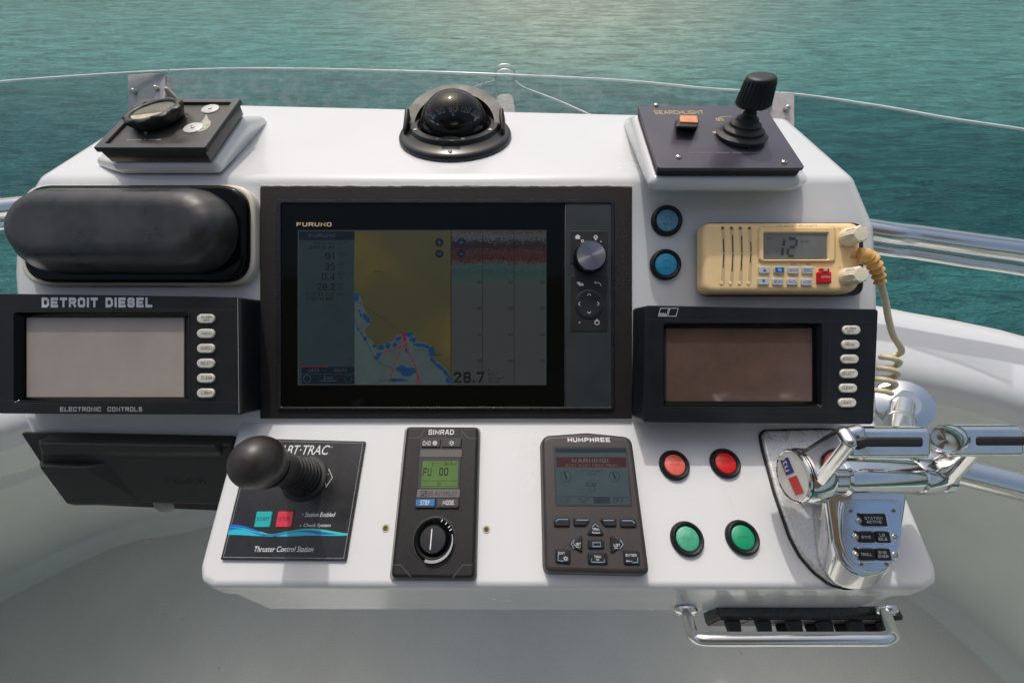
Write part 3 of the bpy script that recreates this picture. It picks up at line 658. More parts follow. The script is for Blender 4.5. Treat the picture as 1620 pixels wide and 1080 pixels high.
def chart_land():
    def f(T_, N, L, b):
        tc = N.new('ShaderNodeTexCoord'); nz = N.new('ShaderNodeTexNoise'); nz.inputs['Scale'].default_value = 9; nz.inputs['Detail'].default_value = 4
        L.new(tc.outputs['Object'], nz.inputs[0]); r = n_ramp(N, [(.35, S(52, 54, 38)), (.55, S(60, 57, 36)), (.8, S(84, 74, 28))]); L.new(nz.outputs['Fac'], r.inputs[0])
        b.inputs['Base Color'].default_value = (.01, .01, .01, 1); b.inputs['Roughness'].default_value = .22; b.inputs['Specular IOR Level'].default_value = .14
        L.new(r.outputs[0], b.inputs['Emission Color']); b.inputs['Emission Strength'].default_value = 1
    return tex_mat('lcd_land_tint', f)
sc_rect('data_panel', 473, 365, 561, 608, dk); sc_rect('header', 473, 366, 561, 380, hd, 1)
sc_rect('chart', 561, 366, 713, 608, wat)
Zp = lambda a, b: (400 + a / 2.7, 280 + b / 2.7)
coast = [(432, 497), (452, 500), (462, 515), (470, 545), (480, 570), (492, 590), (503, 610), (500, 628), (488, 640), (480, 655), (484, 672), (497, 690), (512, 702), (520, 718), (530, 740), (545, 728), (560, 712), (585, 705), (605, 690), (612, 676), (630, 668), (655, 664), (690, 668), (692, 684), (702, 702), (735, 706), (762, 722), (772, 745), (770, 760), (760, 775), (785, 785), (805, 800), (825, 815), (840, 845)]
t.flat('land', t.qs([Zp(a, b) for a, b in coast] + [(713, 590), (713, 366), (561, 366)], hS), hS + .00006, chart_land(), scr)
rr = random.Random(3)
def blob(x, y, rx, ry, rot=0):
    c = t.p(x, y, hS); pts_ = []
    for i in range(16):
        a = 2 * math.pi * i / 16; k = rr.uniform(.75, 1.15); u, v_ = rx * k * math.cos(a), ry * k * math.sin(a)
        pts_.append((c.x + (u * math.cos(rot) - v_ * math.sin(rot)) * 7.576e-4, c.y + (u * math.sin(rot) + v_ * math.cos(rot)) * 7.576e-4))
    return pts_
bm = bmesh.new()
for i, (a, b, rx, ry, ro) in enumerate([(442, 512, 5, 7, 0), (484, 603, 4, 9, .6), (455, 572, 2, 2, 0), (462, 590, 2, 3, 0), (480, 690, 3.5, 3.5, 0), (518, 722, 3, 3, 0), (548, 728, 5, 4, .3), (578, 720, 4.5, 5, 0), (606, 717, 4, 4, 0), (622, 690, 6, 3, .4), (665, 672, 9, 3.5, 0), (684, 694, 6, 4, -.4), (706, 716, 9, 3, -.1), (738, 722, 10, 3.2, -.35), (765, 742, 5, 7, .3), (768, 757, 6, 3, 0), (770, 785, 8, 2.6, -.7), (795, 808, 9, 3.2, -.6), (826, 838, 8, 3, -.9), (838, 866, 6, 5, 0), (640, 822, 12, 6, -.2), (668, 828, 13, 6, .1), (655, 840, 9, 5, 0), (600, 867, 9, 3, 0), (630, 866, 8, 2.4, 0), (538, 757, 4, 4, 0), (528, 772, 5, 3, 0), (658, 738, 3, 5, 0), (450, 650, 2, 2, 0), (463, 668, 2, 2, 0)]):
    x, y = Zp(a, b); bm.faces.new([bm.verts.new((u, v_, hS + .00009 + i * 1e-6)) for u, v_ in ccw(blob(x, y, rx, ry, ro))])
t.part('shoals', bm, blu, scr)
for pts_ in ([(660, 708), (615, 735), (550, 752)], [(660, 708), (630, 745), (602, 800), (582, 884)], [(655, 715), (662, 745), (690, 800), (716, 884)], [(692, 800), (704, 850), (703, 884)]):
    t.line([Zp(a, b) for a, b in pts_], .0011, hS + .00013, redl, scr, 'course_line')
t.line([Zp(a, b) for a, b in ((432, 600), (445, 640), (470, 680), (500, 730), (520, 775), (560, 805), (590, 812), (600, 825))], .0004, hS + .0001, tk, scr, 'depth_contour')
t.line([Zp(a, b) for a, b in ((690, 742), (720, 735), (755, 750), (768, 780), (780, 800), (812, 815), (836, 860))], .0004, hS + .0001, tk, scr, 'depth_contour')
t.line([Zp(a, b) for a, b in ((640, 665), (650, 690), (645, 705))], .0035, hS + .00014, redl, scr, 'boat_marker')
for i in range(13):
    a = (455 + i * 14.5, 535 + i * 10.4); t.line([Zp(*a), Zp(a[0] + 8, a[1] + 5.7)], .0005, hS + .0001, tk, scr, 'route_dash')
# sounder
def echo(yc):
    def f(T_, N, L, b):
        tc = N.new('ShaderNodeTexCoord'); sx = N.new('ShaderNodeSeparateXYZ'); L.new(tc.outputs['Object'], sx.inputs[0])
        n1 = N.new('ShaderNodeTexNoise'); n1.inputs['Scale'].default_value = 900; n1.inputs['Detail'].default_value = 2; L.new(tc.outputs['Object'], n1.inputs[0])
        n2 = N.new('ShaderNodeTexNoise'); n2.inputs['Scale'].default_value = 60; L.new(tc.outputs['Object'], n2.inputs[0])
        m = N.new('ShaderNodeMapRange'); m.inputs[1].default_value = yc(470); m.inputs[2].default_value = yc(366); L.new(sx.outputs[1], m.inputs[0])
        a = N.new('ShaderNodeMath'); a.operation = 'MULTIPLY_ADD'; a.inputs[1].default_value = .46; L.new(n1.outputs['Fac'], a.inputs[0]); L.new(m.outputs[0], a.inputs[2])
        c = N.new('ShaderNodeMath'); c.operation = 'MULTIPLY_ADD'; c.inputs[1].default_value = .08; L.new(n2.outputs['Fac'], c.inputs[0]); L.new(a.outputs[0], c.inputs[2])
        s_ = N.new('ShaderNodeMath'); s_.operation = 'SUBTRACT'; s_.inputs[1].default_value = .27; L.new(c.outputs[0], s_.inputs[0])
        r = n_ramp(N, [(0, S(76, 82, 82)), (.18, S(76, 86, 85)), (.26, S(40, 92, 92)), (.31, S(74, 84, 84)), (.36, S(24, 66, 66)), (.40, S(60, 96, 96)), (.46, S(70, 90, 88)), (.52, S(88, 40, 30)), (.57, S(60, 18, 20)), (.63, S(84, 58, 54)), (.70, S(52, 26, 30)), (.74, S(38, 30, 42)), (.84, S(32, 30, 46)), (.865, S(88, 98, 98)), (.97, S(92, 100, 100)), (.98, S(84, 46, 42))], 'CONSTANT')
        L.new(s_.outputs[0], r.inputs[0]); b.inputs['Base Color'].default_value = (.01, .01, .01, 1); b.inputs['Roughness'].default_value = .22; b.inputs['Specular IOR Level'].default_value = .14
        L.new(r.outputs[0], b.inputs['Emission Color']); b.inputs['Emission Strength'].default_value = .42
    return tex_mat('lcd_echo', f)
yc = lambda py: t.p(800, py, hS).y
sc_rect('sounder', 713.5, 366, 864, 608, echo(yc))
for x in (763.5, 813.5): t.line([(x, 366), (x, 608)], .0005, hS + .0001, tk, scr, 'scale_line')
t.line([(713.4, 366), (713.4, 608)], .0010, hS + .0001, lcd('lcd_divider', S(70, 20, 20)), scr, 'divider')
for x in (762, 812, 862):
    for y, s_ in ((446.5, '100'), (488, '150'), (529.5, '200'), (571, '250')): t.text(s_, (x - 8, y - 2.3, x, y + 2.3), hS + .0001, tk, scr, .015)
t.text('28.7', (717, 588, 767, 606), hS + .0001, tk, scr, .05); t.text('ft', (772, 583, 775, 587), hS + .0001, tk, scr); t.text('86.6 °F', (772, 589, 788, 593), hS + .0001, tk, scr)
t.text('Gain Auto F', (772, 595.5, 797, 600), hS + .0001, tk, scr); t.text('150 kHz', (772, 602, 790, 606), hS + .0001, tk, scr)
for s_, b_, m_ in (('FURUNO', (489, 370, 530, 375), lbl), ('May 25, 2023', (497, 383, 529, 387.5), lb2), ('DATE', (534, 383, 547, 387), lb2), ('8:53:12 AM', (489, 388.5, 530, 394), tk),
                   ('91', (514, 399.5, 529, 410.5), tk), ('35', (514, 416, 530, 427), tk), ('0.4', (509, 432, 530, 443), tk), ('28.2', (501, 448.5, 530, 459), tk), ('HDG\n°M', (534, 399, 545, 410), lb2),
                   ('COG\n°M', (534, 415, 545, 426), lb2), ('SOG\nkn', (534, 431, 545, 442), lb2), ('DPT\nft', (534, 448, 544, 458), lb2), ("N 10°27.746'", (484, 462, 530, 468), tk), ("W 85°46.855'", (484, 469.5, 530, 475.5), tk), ('POS', (534, 464, 545, 468), lb2)):
    t.text(s_, b_, hS + .00012, m_, scr, .02 if m_ is tk else 0)
sc_rect('footer', 477, 580, 561, 591, hd, 1); sc_rect('footer', 477, 592, 561, 607, hd, 1); sc_rect('scale_bar', 505, 602, 533, 602.8, lbl, 2); sc_rect('tab_line', 478, 579, 519, 580.2, redl, 2)
t.text('DATA', (488, 583.5, 505, 588), hS + .00015, lbl, scr); t.text('ROUTE', (529, 583.5, 549, 588), hS + .00015, lbl, scr); t.text('2 nm', (512, 594, 526, 600), hS + .00015, lbl, scr)
t.text('Liberia', (590, 427.5, 606, 431), hS + .0001, tk, scr); t.text('----- ------', (676, 561, 700, 562), hS + .00015, tk, scr); t.text('----- -------', (600, 601, 645, 602.4), hS + .00015, hd, scr)
for x, y, m_ in ((486, 599, lbl), (551, 599, grn)):
    c = t.p(x, y, hS); t.part('round_icon', frame_plate(circ(c.x, c.y, .0046, 24), circ(c.x, c.y, .0040, 24), hS, hS + .0001, .00001), m_, scr)
for x, y, s_ in ((695, 383.5, '+'), (695, 401.5, '–'), (729.5, 383.5, '+'), (729.5, 401.5, '–')):
    c = t.p(x, y, hS); k = t.part('zoom_button', plate(circ(c.x, c.y, .0050, 24), hS, hS + .0002, .00005, 1), btnb, scr)
    hh = 3.2 if s_ == '+' else .6; t.text(s_, (x - 3.2, y - hh, x + 3.2, y + hh), hS + .00025, lbl, scr, 0)
t.text('FURUNO', (469, 351.5, 524.5, 358.5), .00365, ink_cu, None, .05, space=1.05)
# keys of the chartplotter
cx_, cy_ = 936, 407
kp = t.part('key_group', plate(t.rect(903, 365, 961, 417, .0046, .002), .0038, .0047, .0004), key_m); t.line([(932, 366), (932, 390)], .0004, .0048, ink_k, kp)
kp2 = t.part('key_group', plate(t.rect(903, 436, 961, 524, .0046, .002), .0038, .0047, .0004), key_m); t.line([(932, 437), (932, 523)], .0005, .0048, ink_k, kp2); t.line([(904, 480), (960, 480)], .0005, .0048, ink_k, kp2)
c = t.p(932, 481, .005); t.part('cursor_pad', lathe([(.0172, .0046), (.0172, .0054), (.0165, .0058), (.013, .0054), (.0001, .0053)], 40, c=(c.x, c.y, 0)), pm('pad_plastic', (.014, .017, .02), .35))
c = t.p(932, 408, .004)
kn = t.part('rotary_knob', lathe([(.0195, .004), (.0193, .012), (.0182, .0165), (.0170, .0178)], 48, c=(c.x, c.y, 0)), pm('dark_satin_metal', (.10, .10, .105), .25, 1))
def spun():
    def f(T_, N, L, b):
        b.inputs['Metallic'].default_value = 1; b.inputs['Roughness'].default_value = .28; b.inputs['Anisotropic'].default_value = .9; b.inputs['Base Color'].default_value = (.30, .31, .33, 1)
        tg = N.new('ShaderNodeTangent'); tg.direction_type = 'RADIAL'; tg.axis = 'Z'; L.new(tg.outputs[0], b.inputs['Tangent'])
    return tex_mat('spun_metal', f)
capo = t.part('knob_cap', lathe([(.0168, 0), (.0164, .0008), (.0001, .0009)], 48), spun(), kn); capo.location = (c.x, c.y, .0176)
wi = ink_w
t.flat('home_icon', t.qs([(909, 375), (914, 370.5), (919, 375), (917.5, 375), (917.5, 378), (910.5, 378), (910.5, 375)], .0048), .0048, wi, kp)
for x, y, r_ in ((921.5, 381, .0017), (942.5, 375, .0024)):
    c = t.p(x, y, .0048); t.part('icon', frame_plate(circ(c.x, c.y, r_, 16), circ(c.x, c.y, r_ * .45, 16), .0047, .00485, .00001), wi, kp)
t.flat('pin_tip', t.qs([(940, 377), (945, 377), (942.5, 381)], .0048), .0048, wi, kp); t.flat('star', t.qs([(949, 383), (950.5, 380.5), (952, 383)], .0048), .0048, wi, kp)
t.flat('window_icon', t.qs([(913, 446), (918, 446), (918, 448), (923, 448), (923, 452), (915.5, 452), (915.5, 449), (913, 449)], .0048), .0048, wi, kp2)
t.line([(941, 447), (946, 447), (950, 449), (950.5, 452)], .0008, .0048, wi, kp2, 'arrow_icon'); t.flat('arrow_head', t.qs([(939.5, 447), (943, 444.8), (943, 449)], .0048), .0048, wi, kp2)
for a in ([(929, 467.5), (932, 464.5), (935, 467.5)], [(929, 493), (932, 496), (935, 493)], [(918, 477.5), (915, 480.5), (918, 483.5)], [(945, 477.5), (948, 480.5), (945, 483.5)]): t.line(a, .0007, .0062, wi, kp2, 'chevron')
c = t.p(917, 510, .0048); t.flat('dot', circ(c.x, c.y, .0008, 10), .0048, wi, kp2)
c = t.p(944.5, 510, .0048); t.part('power_icon', frame_plate(circ(c.x, c.y, .0030, 24), circ(c.x, c.y, .0023, 24), .0047, .00485, .00001), wi, kp2); t.line([(944.5, 504.5), (944.5, 509)], .0008, .0049, wi, kp2, 'power_stem')

# ================================================================ ENGINE DISPLAYS
def engine_box(name, label, corners, base, h, mat, mat_side):
    t = T(name, label, 'engine display', MAIN, (corners[0][0] + corners[2][0]) / 2, (corners[0][1] + corners[2][1]) / 2, group='engine display units beside the chartplotter')
    q = t.qs(corners, h); b = [(x, y) for x, y in base]
    qo = rnd(q, .004, 5)
    t.part('housing', plate(qo, 0, h - .0095, .001, 2, flare=.0006), mat_side)
    return t, qo
def disp(t, face, rec, lcdq, h, mat, lcdm, dp=.008):
    fo = face; ro = t.rect(*rec, h, .003, 5)
    # start both loops near the same corner
    def roll(p): 
        k = min(range(0, len(p), 6), key=lambda i: sum(p[i + j][0] + p[i + j][1] for j in range(6))); return p[k:] + p[:k]
    fo, ro = roll(ccw(fo)), roll(ccw(ro))
    t.part('face', frame_plate(fo, ro, h - dp - .0045, h, .0008), mat)
    ri = inset(ro, .0042)
    rs = [[V(x, y, h - .0003) for x, y in inset(ro, -.0001)], [V(x, y, h - dp * .7) for x, y in ri], [V(x, y, h - dp) for x, y in inset(ri, .0006)]]
    t.part('screen_surround', rings(rs, False, False), blk_gloss)
    t.part('display_glass', plate(t.rect(*lcdq, h - dp, .002), h - dp - .002, h - dp, .0003, 1), lcdm)
def pill(t, px, py, w_, hh, h, mat, txt, tm, parent=None):
    a, b = t.p(px - w_ / 2, py, h), t.p(px + w_ / 2, py, h); H = (b.x - a.x) * hh / w_; r = H / 2
    cx, cy = (a.x + b.x) / 2, a.y; n = 10; W = (b.x - a.x) / 2 - r
    pts_ = [(cx + W + r * math.cos(-math.pi / 2 + math.pi * i / n), cy + r * math.sin(-math.pi / 2 + math.pi * i / n)) for i in range(n + 1)] + [(cx - W + r * math.cos(math.pi / 2 + math.pi * i / n), cy + r * math.sin(math.pi / 2 + math.pi * i / n)) for i in range(n + 1)]
    t.part('key_well', plate(inset(pts_, -.0009), h - .001, h + .0002, .0001, 1), ink_k)
    k = t.part('key', plate(pts_, h - .001, h + .0022, .0012, 3), mat)
    ls = txt.split('\n'); lh = 3.6 if len(ls) > 1 else 4.6
    wt = {4: 15, 5: 17, 6: 19}.get(max(len(x) for x in ls), 17)
    tot = lh * len(ls) + 1.2 * (len(ls) - 1)
    t.text(txt, (px - wt / 2, py - tot / 2, px + wt / 2, py + tot / 2), h + .0023, tm, k, .012)
KEYS = ['ALARM\nOFF', 'MENU', 'SCROLL', 'SELECT', 'CLEAR', 'LIGHT']
detlcd = pm('pinkish_grey_lcd_glass', (.345, .300, .268), .42, var=.10, vs=14, rv=.1, coat=.3)  # blank screen in a mottled pinkish grey base colour
h = .036
t, fo = engine_box('engine_display', 'black engine display lettered DETROIT DIESEL with blank pinkish grey screen', [(-9, 464), (382, 470), (384, 656), (-5, 654)], [], h, blk, blk_blue)
disp(t, fo, (22, 495, 300, 636), (30, 496, 291, 633), h, blk, detlcd)
for ln in ([(1, 487), (376, 490)], [(1, 634), (376, 636)], [(298.5, 490), (299.5, 635)]): t.line(ln, .0011, h + .0001, ink_k)
t.line([(376, 471), (378, 654)], .0006, h + .0001, ink_g, name='edge_line')  # thin grey line down the right edge of the face
t.text('DETROIT DIESEL', (66, 470.5, 241, 487), h + .0002, pm('grey_lettering', (.50, .55, .60), .5), None, .095)
t.text('ELECTRONIC  CONTROLS', (95, 643, 225, 651), h + .0002, ink_g, None, .05)
for i, s_ in enumerate(KEYS): pill(t, 327, 504 + i * 23.5, 28, 14.5, h, keyw, s_, ink_k)
h = .043
mtulcd = pm('reflection_brown_lcd', (.115, .072, .060), .12, var=.30, vs=9, rv=.03, spec=.6)  # brown of the reflected surroundings put into the glass base colour
t, fo = engine_box('engine_display', 'black engine display with mtu logo and dark brown screen under the radio', [(1020, 483), (1390, 489), (1382, 671), (1018, 668)], [], h, blk_blue, blk_blue)
disp(t, fo, (1051, 512, 1300, 643), (1053, 515, 1293, 641), h, blk_blue, mtulcd)
for ln in ([(1021, 506), (1388, 509)], [(1021, 648), (1383, 651)], [(1314, 509), (1311, 650)]): t.line(ln, .0010, h + .0001, ink_k)
for a in ([(1045, 487.5), (1058, 487.5), (1054.5, 500), (1041.5, 500)], [(1060, 487.5), (1073, 487.5), (1069.5, 500), (1056.5, 500)]): t.line(a, .0007, h + .0002, ink_w, None, 'logo_frame', True)
t.text('mtu', (1043, 494.5, 1053, 499), h + .0002, ink_w, None, .02)
for i, s_ in enumerate(KEYS): pill(t, 1345.5 - i * 1.3, 522 + i * 22.9, 28, 14, h, keyw, s_, ink_k)

# ================================================================ COVERS ON THE LEFT
t = T('instrument_cover', 'bulging rounded glossy black plastic cover at upper left of console', 'cover', MAIN, 215, 370)
t.part('riser', plate(t.rect(34, 292, 404, 452, .010, .032, 10), -.002, .012, .004, 4), cream)
t.part('flange', plate(t.rect(34, 291, 388, 446, .022, .032, 10), .010, .022, .005, 4), blk_gloss)
def cshell(h, x0, y0, x1, y1, r, R_):
    P = []; a, b = t.p(x0, (y0 + y1) / 2, h), t.p(x1, (y0 + y1) / 2, h); c, d = t.p((x0 + x1) / 2, y1, h), t.p((x0 + x1) / 2, y0, h)
    for cx, cy, a0 in ((b.x - R_, d.y - R_, 0), (a.x + R_, d.y - R_, 90), (a.x + R_, c.y + R_, 180), (b.x - R_, c.y + R_, 270)):
        for k in range(5):
            g = R(a0 + 90 * k / 4); P.append((cx + (R_ - r) * math.cos(g), cy + (R_ - r) * math.sin(g), h))
    return P
P = cshell(.026, 30, 300, 374, 432, .026, .046) + cshell(.034, 27, 302, 364, 427, .026, .046)
t.part('dome', hull(P, .026, 32), pm('sun_worn_black_plastic', (.036, .036, .037), .36, var=.50, vs=20, rv=.14), wn=True)
t.part('latch_tab', plate(t.rect(138, 440, 292, 453, .006, .002), .0, .008, .001), blk_s)
t = T('stereo_cover', 'black moulded plastic stereo cover embossed FUSION under the left display', 'cover', STE, 205, 740)
sq = [(34, 684), (372, 691), (372, 808), (108, 796)]
t.part('gasket', plate(rnd(t.qs(sq, .002), .003), 0, .003, .001), blk)
q2 = rnd(t.qs([(60, 698), (365, 704), (365, 800), (106, 794), (64, 738)], .016), .004)
t.part('cover', plate(q2, .002, .016, .004, 3), rub)
P = [t.p(a, b, .020) for a, b in ((68, 702), (340, 706), (345, 712), (72, 712))] + [t.p(a, b, .012) for a, b in ((66, 698), (350, 702), (350, 720), (72, 720))]
t.part('grip_ridge', hull(P, .0025, 12), rub, wn=True)
P = [t.p(a, b, .022) for a, b in ((70, 738), (140, 740), (110, 792))] + [t.p(a, b, .012) for a, b in ((68, 732), (180, 732), (120, 795), (230, 794))]
t.part('grip_ridge', hull(P, .003, 12), rub, wn=True)
t.text('FUSION', (262, 756, 325, 766), .0163, pm('embossed_black', (.003, .003, .003), .2), None, .03)
c = t.p(262, 795, .0); t.part('cap', lathe([(.013, -.004), (.013, .004), (.011, .006), (.0001, .007)], 24, c=(c.x, c.y, 0)), pm('dull_grey_cap', (.25, .24, .2), .5))  # cap in a dull grey tone
# speaker in the left inner wall
def wallpt(px, py, y0):
    r = ray(px, py); return CAM + r * (y0 / r.y)
sb = wallpt(8, 732, .372)
spk = T('wall_speaker', 'perforated grey speaker grille in inner wall beside the stereo cover', 'speaker', Fr(sb, V(.82, .42, 0), Z3), 0, 0, at=sb)
def perf():
    def f(T_, N, L, b):
        tc = N.new('ShaderNodeTexCoord'); mp = N.new('ShaderNodeMapping'); mp.inputs['Rotation'].default_value = (0, 0, R(45)); L.new(tc.outputs['Object'], mp.inputs[0])
        vo = N.new('ShaderNodeTexVoronoi'); vo.inputs['Scale'].default_value = 210; vo.inputs['Randomness'].default_value = 0; L.new(mp.outputs[0], vo.inputs[0])
        r = n_ramp(N, [(.30, (.06, .06, .06, 1)), (.36, (.62, .66, .64, 1))]); L.new(vo.outputs['Distance'], r.inputs[0]); L.new(r.outputs[0], b.inputs['Base Color']); b.inputs['Roughness'].default_value = .5
    return tex_mat('perforated_grille', f)
spk.part('grille', plate(rnd([(-.20, -.062), (.085, -.062), (.085, .055), (-.20, .055)], .022, 6), -.002, .008, .003, 3), perf())

# ================================================================ INDICATOR BUTTONS
def lamp(fr, px, py, rad, col, txt, label, grp, glow=.0, wear=.5, face=.62):
    t = T('indicator_light', label, 'indicator light', fr, px, py, group=grp)
    t.part('ring', lathe([(rad, 0), (rad, .002), (rad * .96, .0045), (rad * .86, .0055), (rad * .74, .0045), (rad * face + .0004, .0036), (rad * face, .002)], 40), blk_blue)
    ln = t.part('lens', lathe([(rad * face, .001), (rad * face, .0036), (rad * (face - .05), .0042), (.0001, .0043)], 36), lens_mat('lens_' + label[:6].strip().replace(' ', '_'), col, glow, wear))
    mtl = pm('lens_print', tuple(c * .45 for c in col[:3]), .5)
    vs, fs = glyphs(txt, .01); W = max(v.x for v in vs) - min(v.x for v in vs); H = max(v.y for v in vs) - min(v.y for v in vs); mx = (max(v.x for v in vs) + min(v.x for v in vs)) / 2; my = (max(v.y for v in vs) + min(v.y for v in vs)) / 2
    s_ = rad * .62 / W; bm = bmesh.new(); bv = [bm.verts.new(((v.x - mx) * s_, (v.y - my) * s_, .00445 + v.z * 2e-6)) for v in vs]
    for f in fs:
        try: bm.faces.new([bv[i] for i in f])
        except ValueError: pass
    t.part('lettering', bm, mtl, ln)
G1 = 'two blue indicator lights left of the radio'; G2 = 'red and green push lights on the lower shelf'
lamp(MAIN, 1054, 350, .0186, S(92, 165, 190), '--\n---', 'faded pale blue round light in black ring, upper one beside the radio', G1, .0, .9, .70)
lamp(MAIN, 1052, 419, .0186, S(8, 165, 212), '--\n---', 'bright blue round light in black ring, lower one beside the radio', G1, .02, .3, .70)
lamp(LOW, 1066, 736, .0170, S(240, 100, 80), 'STOP', 'faded orange red round button in black ring, nearer the trim control unit', G2, .02, .5, .68)
lamp(LOW, 1146, 733, .0170, S(225, 14, 12), 'STOP', 'bright red round button in black ring, nearer the throttle', G2, .06, .1, .68)
lamp(LOW, 1086, 852, .0173, S(56, 172, 134), 'START', 'faded green round button in black ring, nearer the trim control unit', G2, .01, .6, .68)
lamp(LOW, 1173, 850, .0173, S(0, 160, 110), 'START', 'bright green round button in black ring, nearer the throttle base', G2, .03, .1, .68)

# ================================================================ VHF RADIO
t = T('vhf_radio', 'yellowed marine VHF radio with grey display reading 12 and red distress key', 'radio', MAIN, 1240, 408)
h = .026
t.part('gasket', plate(t.rect(1109, 352, 1366, 468, .009, .014, 8), 0, .010, .002), blk_s)
ro = t.rect(1114, 351, 1364, 464, h, 0); R4 = [.012, .020, .012, .010]
q = rnd([(ro[0][0], ro[0][1]), (ro[1][0], ro[1][1]), (ro[2][0], ro[2][1]), (ro[3][0], ro[3][1])], R4, 8)
t.part('body', plate(q, .008, h, .007, 6), beige)
for i, x in enumerate((1143.5, 1157.5, 1171.5, 1186)):
    dx = (.6, 1, 1.4, 1.2)[i]
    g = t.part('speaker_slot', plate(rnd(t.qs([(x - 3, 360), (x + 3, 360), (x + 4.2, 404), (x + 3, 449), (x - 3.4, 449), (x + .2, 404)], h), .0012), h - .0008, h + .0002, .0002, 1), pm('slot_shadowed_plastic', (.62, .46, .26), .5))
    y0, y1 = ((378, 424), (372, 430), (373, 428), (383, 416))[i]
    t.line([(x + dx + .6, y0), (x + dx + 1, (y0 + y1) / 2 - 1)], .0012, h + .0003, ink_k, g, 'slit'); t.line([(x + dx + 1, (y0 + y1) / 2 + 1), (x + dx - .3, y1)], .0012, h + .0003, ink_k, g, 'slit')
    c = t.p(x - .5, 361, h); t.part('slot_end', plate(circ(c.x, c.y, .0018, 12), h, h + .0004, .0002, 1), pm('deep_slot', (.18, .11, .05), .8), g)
    c = t.p(x - 2, 448, h); t.part('slot_end', plate(circ(c.x, c.y, .0022, 12), h, h + .0008, .0004, 1), beige, g)
t.part('display_frame', frame_plate(t.rect(1199, 360, 1319, 414, h, .005, 6), t.rect(1207, 369, 1308, 411, h, .001, 6), h - .001, h + .0025, .0012), beige)
t.part('display_visor', frame_plate(t.rect(1199, 358.5, 1322, 416, h, .006, 6), t.rect(1202, 362, 1317, 413, h, .005, 6), h - .001, h + .0012, .0008), pm('visor_beige', S(214, 176, 116), .42))
lc = t.part('display', plate(t.rect(1208, 370, 1307.5, 410.5, h), h - .001, h + .0007, .0003, 1), pm('lcd_grey', S(112, 114, 110), .35, var=.12, vs=60, coat=.3))
seg_m = pm('lcd_segment', S(62, 64, 68), .5)
for sg in ([(1241, 379), (1239.5, 389)], [(1239, 392), (1237.5, 404)], [(1248, 377.5), (1259, 377.5)], [(1261, 379), (1259.5, 389)], [(1249, 391), (1258, 391)], [(1247, 393), (1246, 403)], [(1247, 405), (1256, 405)]): t.line(sg, .0030, h + .0009, seg_m, lc, 'segment')
t.text('TAG  DUP', (1266, 380, 1279, 384), h + .0009, seg_m, lc); t.text('25W', (1212, 376, 1223, 379), h + .0009, seg_m, lc)
kk = [['▲', 1210, 427], ['16', 1233.5, 427], ['CH/WX', 1256, 427.5], ['DSC', 1278.5, 427.5], ['▼', 1208.5, 445], ['SCAN', 1231.5, 445.5], ['H/L', 1254.5, 445.5], ['LO/DX', 1277, 446]]
t.part('key_bed', plate(t.rect(1196, 419, 1290, 455, h, .002), h - .001, h + .0003, .0003, 1), pm('key_bed_beige', S(236, 204, 150), .42))
for s_, x, y in kk:
    kb = t.part('key', plate(t.rect(x - 9, y - 5.8, x + 8.5, y + 5.8, h + .002, .0016), h, h + .0024, .0008), keygrey)
    if s_ in '▲▼':
        d = 1 if s_ == '▲' else -1; t.flat('arrow', t.qs([(x - 3, y + 2.4 * d), (x + 3, y + 2.4 * d), (x, y - 2.6 * d)], h + .0026), h + .0026, blue_ink, kb)
    elif s_ == '16':
        t.flat('blue_field', t.rect(x - 7, y - 4, x + 7, y + 4, h + .0026), h + .0026, blue_ink, kb); t.text('16', (x - 3, y - 2.5, x + 3, y + 2.5), h + .0027, ink_w, kb, .02)
    else: t.text(s_, (x - 6.5, y - 2.4, x + 6.5, y + 2.4), h + .0026, blue_ink, kb, .02)
tan = pm('worn_brown_print', S(150, 112, 70), .6)
for s_, b_ in (('LOUD HAILER', (1228, 356, 1255, 359)), ('IC-M402', (1265, 355.5, 1292, 359.5)), ('VOL', (1325, 361, 1331, 363)), ('PWR/HI-LO', (1328, 389, 1349, 391.5)), ('SQL', (1326, 422, 1332, 424.5)), ('DUAL', (1251, 416.5, 1261, 419.5)), ('POS', (1275, 416.5, 1283, 419.5)), ('TAG', (1228, 435, 1236, 438)), ('MENU', (1250, 435, 1260, 438))):
    t.text(s_, b_, h + .0005, tan)
dk_ = t.part('distress_cover', plate(rnd(t.qs([(1295, 430), (1299, 430), (1299, 424), (1313, 424), (1313, 430), (1316, 430), (1316, 448), (1295, 448)], h + .004), .0008), h, h + .004, .001), red_m)
t.text('DISTRESS', (1299.5, 436.5, 1313, 439.5), h + .0042, ink_w, dk_, .01); t.part('hinge', plate(t.rect(1303, 424.5, 1309, 429, h + .0045), h + .004, h + .005, .0003, 1), steel, dk_)
for y0 in (376, 438):
    c = t.p(1341, y0, h); prof = [(.0105, 0), (.0105, .004), (.0092, .006), (.0088, .016), (.0075, .0185), (.0001, .0188)]
    kb = t.part('volume_knob' if y0 < 400 else 'squelch_knob', lathe(prof, 32, c=c), ivory)
    bm = bmesh.new()
    for k in range(8):
        a = 2 * math.pi * k / 8; merge(bm, hull([(c.x + .0085 * math.cos(a), c.y + .0085 * math.sin(a), c.z + .007), (c.x + .0080 * math.cos(a), c.y + .0080 * math.sin(a), c.z + .0165)], .0016, 8))
    t.part('grip_rib', bm, ivory, kb)
pl = t.part('microphone_plug', hull([t.p(a, b, h - .003) for a, b in ((1342, 400), (1362, 400), (1342, 413), (1362, 413))], .004, 12), beige, wn=True)
t.text('ICOM', (1346, 404.5, 1360, 409), h + .0015, tan, pl, .02)
Zc = .5
pth = spline([dep(1358, 404, .470), dep(1368, 404, .468), dep(1377, 409, .468), dep(1384, 420, .470), dep(1389, 432, .474), dep(1392, 446, .478)], 6)
